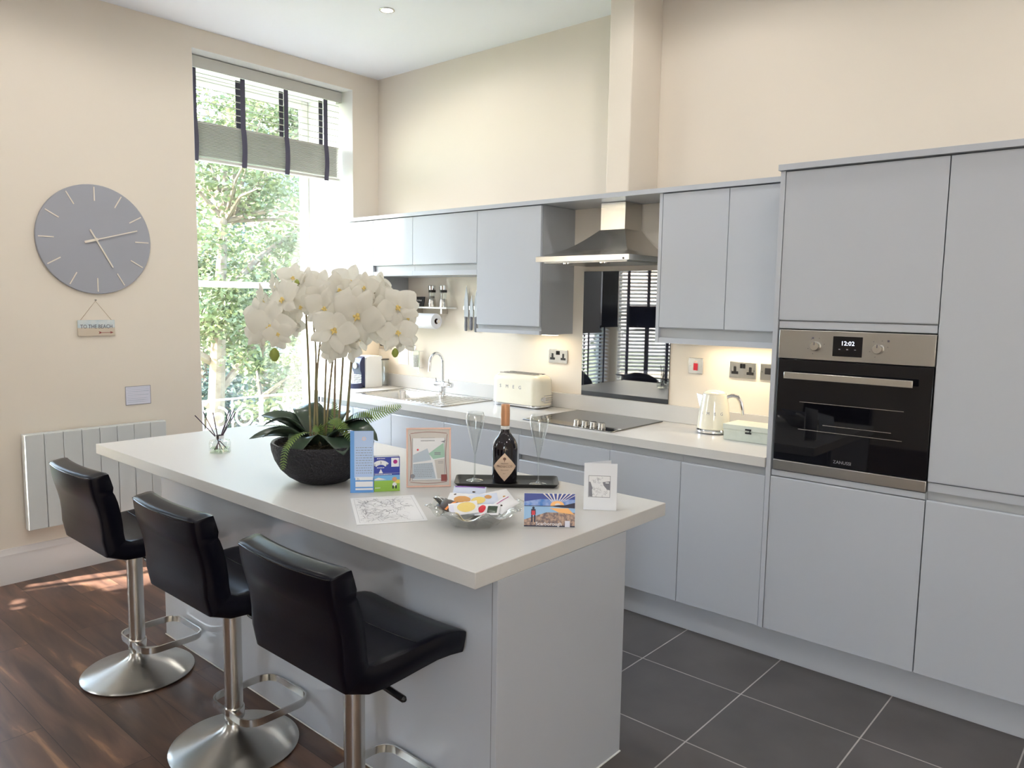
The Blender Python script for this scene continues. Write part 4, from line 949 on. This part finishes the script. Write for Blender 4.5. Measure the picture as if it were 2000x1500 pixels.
c = MB().text('2', .014, -.043, .101, -.0011).text('3', .014, -.021, .110, -.0011).text('4', .014, .001, .101, -.0011); c.build('digits', 'ink', t, smooth=False)

for z, a, b in ((.125, -.035, -.008), (.090, -.035, -.008), (.064, -.044, .018), (.013, -.042, -.025)):
    x = a; c = MB()
    while x < b: w_ = random.uniform(.002, .005); c.rect(x, x+w_, z, z+.003, -.0009); x += w_+.0015
    c.build('text_line', 'card_white', t, smooth=False)
# framed welcome map
t = upright('framed_card', 'pink-bordered framed card with a small map and text, standing in the middle of the island', 'framed card', 2.530, -1.797, 50)
M_ = tiltm(5); c = MB(); c.M = M_
c.box(-.086, .086, -.003, .003, 0, .006).box(-.086, .086, -.003, .003, .224, .230).box(-.086, -.080, -.003, .003, .006, .224).box(.080, .086, -.003, .003, .006, .224); c.build('frame', 'pink_frame', t, bevel=.001)
c = MB(); c.M = M_; c.box(-.080, .080, .0, .002, .006, .224); c.build('sheet', 'paper_beige', t)
c = MB(); c.M = M_; c.use('paper').rect(-.062, .062, .028, .190, -.0004)
c.use('mint').poly([(.0, -.0007, .130), (.058, -.0007, .172), (.062, -.0007, .115), (.018, -.0007, .108)]); c.use('map_blue').poly([(-.060, -.0007, .125), (-.005, -.0007, .150), (.010, -.0007, .105), (-.060, -.0007, .095)]).poly([(-.060, -.0007, .09), (.014, -.0007, .095), (.028, -.0007, .032), (-.060, -.0007, .032)])
c.use('paper_beige').poly([(.022, -.0007, .105), (.062, -.0007, .11), (.062, -.0007, .032), (.034, -.0007, .032)]); c.use('brown_red').rect(.048, .070, .022, .048, -.001); c.use('red').disc(-.042, .145, .004, -.001, 10)
c.build('print', None, t, smooth=False)
c = MB(); c.M = M_
for a in ((-.0625, -.0610, .025, .190), (.061, .0625, .045, .19), (-.062, .05, .0265, .028)): c.rect(*a, -.001)
for k in range(8):
    z = .088-k*.0068; x = -.056
    while x < .012-k*.0: w_ = random.uniform(.003, .008); c.rect(x, x+w_, z, z+.0016, -.0012); x += w_+.002
for z in (.190, .180, .178):
    x = -.03
    while x < .02: c.rect(x, x+.003, z, z+.0018, -.0012); x += .0045
for z in (.131, .125): c.rect(.022, .046, z, z+.0035, -.0012)
for z in (.098, .092): c.rect(.036, .056, z, z+.0018, -.0012)
c.disc(-.062, .043, .009, -.0011, 12).poly([(.046, -.0012, .176), (.066, -.0012, .182), (.060, -.0012, .172)])
c.build('writing', 'ink_grey', t, smooth=False)
c = MB(); c.M = M_
for (a, b, cc, d) in ((-.07, .208, .07, .208), (-.07, .020, .07, .020), (-.072, .205, -.072, .025), (.072, .205, .072, .025)):
    pts = []
    for k in range(13):
        u = k/12; bow = .006*sin(pi*u)
        pts.append((a+(cc-a)*u+(bow if a == cc and a < 0 else -bow if a == cc else 0), -.0008, b+(d-b)*u+(-bow if b == d and b < .1 else bow if b == d else 0)))
    c.tube(pts, .0008, 4)
c.build('scroll_border', 'brown_red', t)
B(-.02, .02, .003, .075, .0, .004).build('stand_foot', 'pink_frame', t)
# postcard
t = upright('postcard', 'sunset beach postcard lettered Scarborough standing near the island corner', 'postcard', 3.196, -1.883, 40.5)
M_ = tiltm(10); c = MB(); c.M = M_; c.box(-.083, .083, 0, .0012, 0, .107); c.build('card', 'card_white', t)
c = MB(); c.M = M_; x0, x1 = -.082, .082
c.use('sunset1').rect(x0, x1, .088, .106, -.0003).use('sunset2').rect(x0, x1, .066, .088, -.0003)
c.use('sunset1').poly([(x0, -.0004, .088), (x0, -.0004, .080), (-.03, -.0004, .088)])
c.use('cloud')
for k in range(13):
    a = radians(6+k*9); c.poly([(.022, -.0005, .068), (min(x1, .022+.10*cos(a-.025)), -.0005, min(.106, .068+.05*sin(a-.025))), (.022+.10*cos(a+.04) if .022+.10*cos(a+.04) < x1 else x1, -.0005, min(.106, .068+.05*sin(a+.04)))]) if .022+.10*cos(a) < x1+.02 else None
c.use('sunset3').disc(.025, .069, .014, -.0007, 20, 1.6).use('cloud').disc(.026, .070, .006, -.0008, 16, 1.5)
c.use('sea').rect(x0, x1, .045, .066, -.0009).use('sand').rect(x0, x1, .001, .046, -.001).use('sea').poly([(x0, -.0011, .046), (-.01, -.0011, .046), (x0, -.0011, .022)])
c.use('sunset3').poly([(0, -.0011, .060), (.06, -.0011, .060), (.08, -.0011, .040), (.03, -.0011, .046)])
c.use('dark_blue').rect(x0, .02, .065, .067, -.0012).poly([(.0, -.0013, .066), (.03, -.0013, .070), (.05, -.0013, .070), (x1, -.0013, .078), (x1, -.0013, .060), (.04, -.0013, .062)]).rect(x0, x1, .0, .004, -.0012)
c.disc(-.052, .0595, .0042, -.0014, 12).poly([(-.060, -.0013, .040), (-.044, -.0013, .040), (-.045, -.0013, .056), (-.059, -.0013, .056)]).rect(-.059, -.054, .014, .041, -.0013).rect(-.050, -.045, .014, .041, -.0013)
c.use('red').rect(-.0575, -.0465, .037, .051, -.0015).use('paper_lilac').rect(.050, .066, .0, .020, -.0013)
c.build('picture', None, t, smooth=False)
c = MB(); c.M = M_; c.text('Scarborough', .0165, -.002, .009, -.0016, ext=.0006); c.build('lettering', 'card_white', t)
B(-.012, .012, .004, .04, 0, .003).build('stand_foot', 'card_white', t)
# folded greeting card
t = upright('greeting_card', 'folded white greeting card with a small grey line drawing, nearest the island end', 'greeting card', 3.198, -1.604, 36)
c = MB(); c.box(-.056, .058, 0, .001, 0, .166); c.M = Matrix.Translation((-.056, 0, 0)) @ Matrix.Rotation(radians(32), 4, 'Z'); c.box(0, .112, 0, .001, 0, .166); c.build('card', 'card_white', t)
c = MB().use('paper').rect(-.040, .034, .046, .122, -.0006).use('grey_mid')
for a in ((-.041, .035, .121, .1225), (-.041, .035, .0455, .047), (-.041, -.0395, .046, .122), (.0335, .035, .046, .122)): c.rect(*a, -.0009)
c.poly([(-.039, -.0009, .048), (-.026, -.0009, .048), (-.028, -.0009, .072), (-.026, -.0009, .078), (-.034, -.0009, .10), (-.039, -.0009, .10)]); c.poly([(.008, -.0009, .10), (.034, -.0009, .104), (.034, -.0009, .072), (.024, -.0009, .074), (.012, -.0009, .088)])
c.use('paper').rect(.018, .030, .096, .100, -.0012)
c.build('picture', None, t, smooth=False)
c = MB()
for k in range(48):
    x = random.uniform(-.028, .022); z = random.uniform(.052, .112)
    if x > .008 and z > .07: continue
    b = random.random()*6; c.tube([(x, -.0011, z), (x+.005*cos(b), -.0011, z+.005*sin(b)), (x+.008*cos(b+1), -.0011, z+.008*sin(b+1))], .0004, 3)
c.build('drawing', 'ink_grey', t)
# map sheet lying flat
mc = [Vector((2.458, -2.115, 0)), Vector((2.575, -1.926, 0)), Vector((2.866, -2.108, 0)), Vector((2.741, -2.301, 0))]
t = thing('paper_map', 'white sheet with a black line map lying flat on the island near the stools', 'map', mc[3]+Vector((0, 0, HI+.0006)))
ux = (mc[2]-mc[3]); uy = (mc[0]-mc[3])
def mp_(u, v, z): return tuple(ux*u+uy*v+Vector((0, 0, z)))
c = MB(); q = [(0, 0), (1, 0), (1, 1), (0, 1)]; c.add([mp_(*a, 0) for a in q]+[mp_(*a, .0012) for a in q], [(3, 2, 1, 0), (4, 5, 6, 7), (0, 1, 5, 4), (1, 2, 6, 5), (2, 3, 7, 6), (3, 0, 4, 7)]); c.build('sheet', 'paper', t, smooth=False)
c = MB()
def rib(pts, w_, z=.0016):
    for a, b in zip(pts, pts[1:]):
        A_ = Vector(mp_(*a, z)); B_ = Vector(mp_(*b, z)); d = (B_-A_); n_ = Vector((-d.y, d.x, 0)).normalized()*w_/2
        c.add([tuple(A_-n_), tuple(B_-n_), tuple(B_+n_), tuple(A_+n_)], [(0, 1, 2, 3)])
rib([(.05, .05), (.95, .05), (.95, .95), (.05, .95), (.05, .05)], .0007)
for k in range(170):
    u = random.uniform(.10, .80); v = random.uniform(.10, .88); a = random.random()*6.28; pts = [(u, v)]
    if u > .62 and v < .5 and random.random() < .8: continue
    for j in range(random.randint(2, 5)):
        a += random.uniform(-.7, .7); l_ = random.uniform(.03, .07); u += l_*cos(a); v += l_*sin(a)*.8; pts.append((min(.93, max(.07, u)), min(.93, max(.07, v))))
    rib(pts, random.choice((.0006, .0009, .0016)))
rib([(.35, .92), (.45, .72), (.60, .62), (.66, .45), (.60, .28), (.70, .12)], .0012)
for k in range(16): u = random.uniform(.1, .85); v = random.uniform(.1, .9); rib([(u, v), (u+.04, v+.01)], .004)
c.build('drawing', 'ink_grey', t, smooth=False)

# ------------------------------------------------------------------ tray with bottle and flutes
ta = math.atan2(-1.416+1.681, 2.866-2.563)
t = thing('serving_tray', 'narrow black serving tray holding the bottle and two flutes', 'tray', (2.708, -1.542, HI+.0005), ta)
L2, W2 = .205, .078
rings = [rr(-L2+.015, L2-.015, -W2+.015, W2-.015, .010, 0), rr(-L2, L2, -W2, W2, .016, .017), rr(-L2+.003, L2-.003, -W2+.003, W2-.003, .014, .0165), rr(-L2+.018, L2-.018, -W2+.018, W2-.018, .008, .0035)]
nn = len(rings[0]); c = MB(); c.add(sum(rings, []), [[k*nn+i, k*nn+(i+1) % nn, (k+1)*nn+(i+1) % nn, (k+1)*nn+i] for k in range(3) for i in range(nn)]+[list(range(nn))[::-1], list(range(3*nn, 4*nn))]); c.build('body', 'tray_black', t, angle=40)
t = thing('wine_bottle', 'dark sparkling wine bottle with a peach diamond label and copper foil', 'bottle', (2.690, -1.535, HI+.0045), radians(41))
MB().lathe([(0, .004), (.035, .001), (.044, 0), (.0485, .004), (.0495, .015), (.0512, .08), (.0512, .138), (.0495, .152), (.042, .170), (.030, .186), (.0205, .200), (.0165, .215), (.0160, .25), (.0160, .28), (0, .28)], 48).build('glass', 'bottle_dark', t, angle=50)
MB().lathe([(.0168, .214), (.0174, .215), (.0174, .226), (.0172, .227)], 32).build('neck_band', 'white_plastic', t)
MB().lathe([(.0170, .228), (.0173, .23), (.0180, .27), (.0172, .295), (.0176, .308), (.0162, .313), (0, .313)], 32).build('foil', 'foil', t, angle=50)
rb = .0517
def wrap(p, r=rb): a = p[0]/r; rr_ = r-p[1]*1.0; return (rr_*sin(a), -rr_*cos(a), p[2])
c = MB()
def dm(u, v):
    z = .014+u*.112; h = .052*(1-abs(2*u-1)); x = (v-.5)*2*max(h, .0003); return wrap((x, -.0002, z))
c.grid(dm, 16, 10); c.build('label', 'label_peach', t)
c = MB(); c.text('PROSECCO', .0125, 0, .072, -.0009, xf=wrap).text('ORGANIC', .0065, 0, .084, -.0009, xf=wrap).text('VINO SPUMANTE', .0040, 0, .058, -.0009, xf=wrap).text('BRUT', .004, 0, .044, -.0009, xf=wrap)
c.disc(0, .103, .006, 0); vs = c.v[-24:]; c.v[-24:] = [wrap((p[0], -.0009, p[2])) for p in vs]
c.v += [wrap(p) for p in ((-.001, -.0009, .090), (.001, -.0009, .090), (.001, -.0009, .099), (-.001, -.0009, .099))]; n = len(c.v); c.f.append([n-4, n-3, n-2, n-1]); c.mi.append(0)
c.build('label_print', 'label_ink', t, smooth=False)
def flute(x, y, lab, proto=None):
    if proto: f = dup(proto); f.location = (x, y, HI+.0045); f['label'] = lab; return f
    t = thing('champagne_flute', lab, 'champagne flute', (x, y, HI+.0045), group='flutes on the tray')
    MB().lathe([(0, 0), (.033, 0), (.035, .0015), (.030, .004), (.010, .008), (.0045, .014), (.0036, .03), (.0034, .09), (.0045, .104), (0, .106)], 32).build('foot_and_stem', 'flute_glass', t, angle=60)
    MB().lathe([(.003, .1045), (.0065, .115), (.014, .145), (.025, .190), (.0345, .228), (.0375, .248), (.037, .262), (.033, .276), (.0315, .278)], 40).build('bowl', 'flute_glass', t, angle=60)
    return t
thin_glass('flute_glass', (.88, .90, .89), .0, 1.5, .07)
g1 = flute(2.592, -1.605, 'empty champagne flute at the left end of the tray'); flute(2.815, -1.476, 'empty champagne flute at the right end of the tray', g1)

# ------------------------------------------------------------------ glass bowl of snacks
t = thing('glass_bowl', 'scalloped silvery glass bowl full of wrapped snacks', 'bowl', (3.0, -2.024, HI+.0005))
def ruf(r, h, a, j):
    k = max(0, j-3)/5; return (r*(1+.05*k*sin(8*a+.6)+.02*k*sin(16*a)), h+.009*k*sin(8*a))
MB().lathe([(0, .001), (.060, .001), (.072, .004), (.088, .018), (.105, .036), (.122, .050), (.138, .056), (.150, .056), (.154, .058), (.150, .060), (.137, .060), (.120, .0545), (.102, .040), (.085, .022), (.07, .009), (0, .007)], 96, fn=ruf).build('bowl', 'bowl_glass', t, angle=70)
c = MB()
for k in range(16): a = 2*pi*k/16+.2; c.lathe([(0, -.006), (.006, 0), (0, .006)], 8, (.147*cos(a), .147*sin(a), .062+.009*sin(8*a)))
c.build('rim_beads', 'bowl_glass', t)
def packet(dx, dz_, dt, w_, h_, rz, rx, ry, mtl, lab, patches):
    p = RV*dx+TV*dt; t = thing('snack_packet', lab, 'snack packet', (3.0+p.x, -2.024+p.y, HI+dz_), radians(41+rz), group='wrapped snacks in the glass bowl')
    t.rotation_euler = (radians(rx), radians(ry), radians(41+rz))
    def puff(u, v): return .006*(sin(pi*u)*sin(pi*v))**.6 if 0 < u < 1 and 0 < v < 1 else 0
    def top(u, v): return ((u-.5)*w_, (v-.5)*h_, .0008+puff(u, v)+.0006*sin(30*u)*sin(17*v))
    def bot(u, v): return ((u-.5)*w_, (v-.5)*h_, -.0008-puff(u, v)*.7)
    mb = MB(); mb.grid(top, 14, 10); mb.grid(bot, 14, 10); norm_out(mb.build('wrapper', mtl, t, angle=70))
    for nm, mt, cx, cy, rx_, ry_, shape in patches:
        q = MB()
        if shape == 'o': q.grid(lambda a, b: ((cx+a*rx_*cos(2*pi*b))*w_, (cy+a*ry_*sin(2*pi*b))*h_, top(.5+cx+a*rx_*cos(2*pi*b), .5+cy+a*ry_*sin(2*pi*b))[2]+.0007), 4, 18)
        else: q.grid(lambda a, b: ((cx+(a-.5)*2*rx_)*w_, (cy+(b-.5)*2*ry_)*h_, top(.5+cx+(a-.5)*2*rx_, .5+cy+(b-.5)*2*ry_)[2]+.0007), 6, 6)
        q.build(nm, mt, t, angle=70)
    return t
packet(-.088, .066, .020, .085, .052, -48, 24, 0, 'choc', 'dark brown snack packet with an orange stripe at the left of the glass bowl', [('stripe', 'orange', .22, 0, .06, .45, 'r')])
packet(-.100, .064, -.030, .070, .050, 35, 12, 14, 'black_gloss', 'black snack packet behind the orange-striped one', [('stripe', 'paper', -.25, 0, .02, .4, 'r')])
packet(-.035, .066, .055, .092, .056, 8, 28, -6, 'wrap_white', 'white biscuit packet with a large yellow oval at the front of the bowl', [('oval', 'gold_label', .10, .0, .32, .40, 'o'), ('code_label', 'paper_lilac', -.40, 0, .07, .35, 'r')])
packet(-.045, .078, -.010, .095, .060, -12, 24, 0, 'wrap_white', 'white packet with a brown biscuit picture in the middle of the bowl', [('picture', 'biscuit', .05, -.12, .30, .28, 'o'), ('dot', 'choc', -.28, .30, .05, .07, 'o')])
packet(.025, .077, .002, .100, .065, 10, 26, -4, 'wrap_blue', 'pale packet with golden biscuit pictures right of centre in the bowl', [('picture', 'gold_label', -.16, -.02, .24, .26, 'o'), ('picture', 'biscuit', .18, .16, .12, .16, 'o')])
packet(.042, .064, .060, .078, .048, -12, 30, -6, 'wrap_white', 'small packet with a red patch and green corner at the front right of the bowl', [('patch', 'red', -.22, 0, .16, .36, 'o'), ('patch', 'leaf_dark', .22, -.08, .20, .30, 'r')])
packet(.095, .069, .015, .095, .052, 52, 20, -12, 'wrap_white', 'white packet with a thin purple line at the right of the bowl', [('line', 'magenta', .0, .30, .42, .03, 'r'), ('dot', 'choc', -.2, 0, .05, .08, 'o')])
packet(-.025, .080, -.075, .110, .065, -6, 34, 0, 'wrap_blue', 'pale packet with a purple top edge at the back of the bowl', [('edge', 'purple', -.0, .44, .46, .05, 'r'), ('dot', 'choc', .15, .05, .05, .05, 'o')])
packet(.070, .076, -.055, .100, .060, 30, 24, -4, 'wrap_white', 'plain white packet at the back right of the bowl', [('dot', 'biscuit', .2, -.2, .06, .08, 'o')])

# ------------------------------------------------------------------ dining corner in the bay (seen in the black splashback)
t = thing('dining_table', 'glass-topped dining table in the bay, reflected in the black splashback', 'dining table', (.24, -3.98, 0), radians(0))
MB().add(rr(-.46, .46, -.36, .36, .06, .738)+rr(-.46, .46, -.36, .36, .06, .752), [list(range(28))[::-1], list(range(28, 56))]+[[i, (i+1) % 28, 28+(i+1) % 28, 28+i] for i in range(28)]).build('table_top', 'table_glass', t, smooth=False)
for sx in (-.38, .38):
    for sy in (-.28, .28): MB().cyl(.025, .002, .737, (sx, sy, 0)).build('leg', 'steel', t)
def dchair(x, y, rz, lab, proto=None):
    if proto: c = dup(proto); c.location = (x, y, 0); c.rotation_euler.z = radians(rz); c['label'] = lab; return c
    t = thing('dining_chair', lab, 'dining chair', (x, y, 0), radians(rz), group='black chairs round the bay table')
    MB().lathe([(0, .445), (.20, .445), (.225, .46), (.225, .475), (.20, .485), (0, .48)], 28).build('seat', 'chair_black', t, angle=60)
    def bk(u, v):
        a = radians(-70+140*u); zt = .60+.25*sin(pi*u)**.5; z = .47+(zt-.47)*v+.0; r = .225+.03*v
        return (r*sin(a), -r*cos(a), z)
    MB().grid(bk, 18, 6).build('backrest', 'chair_black', t, angle=80, solid=.018)
    for sx in (-1, 1):
        for sy in (-1, 1): MB().tube([(sx*.13, sy*.13, .446), (sx*.2, sy*.2, .012)], [.014, .009], 8).build('leg', 'black', t)
    return t
c0 = dchair(.42, -3.30, 170, 'black tub dining chair on the kitchen side of the bay table')
dchair(.42, -4.62, -6, 'black tub dining chair at the far side of the bay table', c0); dchair(-.30, -3.36, 215, 'black tub dining chair nearest the bay window', c0); dchair(1.02, -3.98, 95, 'black tub dining chair at the room end of the bay table', c0)
t = thing('floor_lamp', 'floor lamp with a wide dark blue drum shade beside the bay table', 'lamp', (-.30, -4.42, 0))
MB().lathe([(0, .001), (.13, .001), (.13, .015), (.012, .025), (0, .025)], 28).build('base', 'black', t); MB().tube([(0, 0, .024), (0, 0, 1.50)], .010, 8).build('pole', 'black', t)
MB().lathe([(.205, 1.27), (.21, 1.27), (.21, 1.53), (.205, 1.53)], 36, closed=True).tube([(-.206, 0, 1.5), (.206, 0, 1.5)], .004, 5).tube([(0, -.206, 1.5), (0, .206, 1.5)], .004, 5).build('lamp_shade', 'shade_blue', t)
Mx = Matrix.Translation((-.655, -3.65, 0)) @ Matrix.Rotation(radians(-90), 4, 'Z')
t = thing('roller_blind', 'dark roller blind drawn half down at the near side of the bay window', 'blind'); t.matrix_world = Matrix.Translation((-.60, -3.72, 0)) @ Matrix.Rotation(radians(90), 4, 'Z')
MB().box(-.52, .48, -.004, .0, 1.29, 2.72).box(-.52, .48, -.010, .004, 1.27, 1.29).build('fabric', 'black', t, smooth=False); MB().cyl(.025, -.53, .49, (0, 0, 2.72), 'x').build('roller', 'white_plastic', t)

# ------------------------------------------------------------------ balcony and outdoors
t = thing('balcony_railing', 'pale ornamental iron balcony railing outside the tall window', 'railing', (-1.0, 0, 0))
RT = .760
MB().box(-.018, .018, -3.0, .6, RT-.012, RT).build('handrail', 'iron_white', t, bevel=.003); MB().box(-.012, .012, -3.0, .6, .10, .12).build('bottom_bar', 'iron_white', t)
for k in range(8):
    y = -2.98+k*.51; B(-.014, .014, y-.012, y+.012, .02, RT-.0125).build('post', 'iron_white', t)
def scroll(cy, cz, r, a0, turns, sgn=1):
    p = []
    n = int(22*turns)
    for k in range(n+1): u = k/n; a = a0+sgn*u*turns*2*pi; q = r*(1-.8*u); p.append((0, cy+q*cos(a), cz+q*sin(a)))
    return p
for k in range(7):
    y0 = -2.98+k*.51; c = MB(); yc = y0+.255
    for sy in (-1, 1):
        for zc, s2 in ((.60, 1), (.40, -1), (.22, 1)):
            c.tube(scroll(yc+sy*.115, zc, .095, pi/2*s2, 1.5, sy*s2), .010, 6); c.tube(scroll(yc+sy*.205, zc-.09*s2, .045, -pi/2*s2, 1.2, -sy*s2), .007, 5)
    c.tube([(0, yc, .12), (0, yc, RT-.012)], .008, 6)
    for z in (.18, .31, .44, .57, .70):
        c.lathe([(0, -.022), (.022, 0), (0, .022)], 8, (0, yc, z)); c.lathe([(0, -.016), (.016, 0), (0, .016)], 8, (0, yc+.235, z))
    c.build('scroll_panel', 'iron_white', t, angle=60)
struct(B(-1.06, -.62, -3.1, .7, -.12, .02).build('balcony_floor', 'stone', smooth=False))
GZ = -3.2
struct(MB().poly([(-60, -60, GZ), (8, -60, GZ), (8, 60, GZ), (-60, 60, GZ)]).build('ground', 'lawn', smooth=False))
struct(B(-.62, -.58, -8, 6, GZ, -.13).build('wall_outside', 'stone', smooth=False))
def tree(x, y, h, crowns, n, leaf_s, lab, mtl, lean=(0, 0), limbs=()):
    t = thing('tree', lab, 'tree', (x, y, GZ), group='trees beyond the balcony')
    m_ = MB(); top = Vector((lean[0], lean[1], h)); m_.tube([(0, 0, 0), (lean[0]*.2, lean[1]*.2, h*.35), (lean[0]*.6, lean[1]*.6, h*.7), tuple(top)], [.17, .13, .09, .03], 10)
    for (a, b) in limbs: a = Vector(a); b = Vector(b); m_.tube([a, (a+b)/2+Vector((0, 0, .1)), b], [.06, .045, .015], 7)
    for (cx, cy, cz, r, rz) in crowns:
        for j in range(7):
            a = random.random()*6.28; e = Vector((cx+r*.75*cos(a), cy+r*.75*sin(a), cz+random.uniform(-.5, .7)*rz)); s_ = Vector((cx*.5, cy*.5, min(h*.9, cz-.3*rz))); m_.tube([s_, (s_+e)/2+Vector((0, 0, .12)), e], [.035, .02, .006], 5)
    m_.build('trunk', 'bark', t)
    f = MB(); vs = []; fs = []
    for (cx, cy, cz, r, rz) in crowns:
        k = 0; nt = int(n)
        cl = [Vector((random.gauss(0, .42), random.gauss(0, .42), random.gauss(0, .42))) for _ in range(34)]
        while k < nt:
            q = random.choice(cl)+Vector((random.gauss(0, .13), random.gauss(0, .13), random.gauss(0, .09)))
            if q.length > 1.15: continue
            p = Vector((cx+q.x*r, cy+q.y*r, cz+q.z*rz)); s_ = leaf_s*random.uniform(.6, 1.25)
            a = Vector((random.gauss(0, 1), random.gauss(0, 1), random.gauss(0, .6))).normalized(); b = a.cross(Vector((random.gauss(0, 1), random.gauss(0, 1), random.gauss(0, 1)))).normalized()
            i0 = len(vs); vs += [tuple(p-a*s_), tuple(p+b*s_*.5), tuple(p+a*s_), tuple(p-b*s_*.5)]; fs.append((i0, i0+1, i0+2, i0+3)); k += 1
    f.add(vs, fs); f.build('foliage', mtl, t, smooth=False)
    return t
tree(-5.0, 1.12, 6.4, [(.1, .6, 6.2, 1.5, 1.3), (-.3, 1.6, 4.9, 1.4, 1.2), (.2, .1, 4.6, 1.0, 1.1), (-.2, 1.0, 7.4, 1.4, 1.0), (.0, 1.6, 3.6, 1.1, .8)], 5200, .045, 'nearest leafy tree with a grey trunk at the left of the tall window', 'foliage', (.1, .3), [((0, 0, 3.3), (.1, 1.3, 4.6)), ((0, .1, 3.9), (-.1, -.9, 4.3)), ((0, .1, 4.6), (0, 1.5, 5.8))])
tree(-8.6, 4.1, 8.0, [(0, 0, 5.6, 2.0, 1.8), (.3, -1.2, 4.0, 1.5, 1.2), (0, .8, 3.2, 1.6, 1.1), (0, .3, 7.8, 1.8, 1.4)], 4600, .06, 'bright green tree in the middle of the tall window, behind the meeting rail', 'foliage')
tree(-14.5, 5.6, 9.0, [(0, 0, 5.4, 2.8, 2.2), (0, 2.2, 4.2, 2.2, 1.8), (0, -1.6, 3.2, 2.2, 1.5)], 3000, .10, 'darker far tree low behind the balcony railing', 'foliage_deep')
tree(-6.6, 1.9, 4.2, [(0, 0, 3.2, .9, .7), (0, .9, 2.9, .9, .6), (0, -.9, 2.8, .9, .6)], 2600, .05, 'low bushy tree just above the balcony handrail', 'foliage_deep')
tree(-5.2, -7.0, 7.0, [(0, 0, 5.6, 1.8, 1.9), (0, 1.5, 4.4, 1.5, 1.3), (0, -1.5, 4.6, 1.6, 1.5)], 2200, .09, 'tree outside the bay, glimpsed between the blind slats in the splashback', 'foliage')
# houses beyond the trees
t = thing('house', 'pale and red brick house beyond the trees', 'house', (-24, 11, GZ))
B(-4, 0, -9, 9, 0, 9).build('wall', 'brick', t, smooth=False); B(.001, .12, -9, 9, 3.2, 3.5).build('string_course', 'stone', t, smooth=False)
norm_out(MB().prism([(-9.3, 9.001), (9.3, 9.001), (8, 11.5), (-8, 11.5)], 'x', -4.2, .4).build('roof', 'slate', t, smooth=False))
for yy in (-7, -4, -1, 2, 5):
    for zz in (1.2, 4.4):
        w_ = MB().box(.001, .06, yy, yy+1.3, zz, zz+1.9).build('window', 'reveal_white', t); MB().box(.061, .07, yy+.12, yy+.6, zz+.12, zz+1.78).box(.061, .07, yy+.7, yy+1.18, zz+.12, zz+1.78).build('pane', 'table_glass', w_, smooth=False)
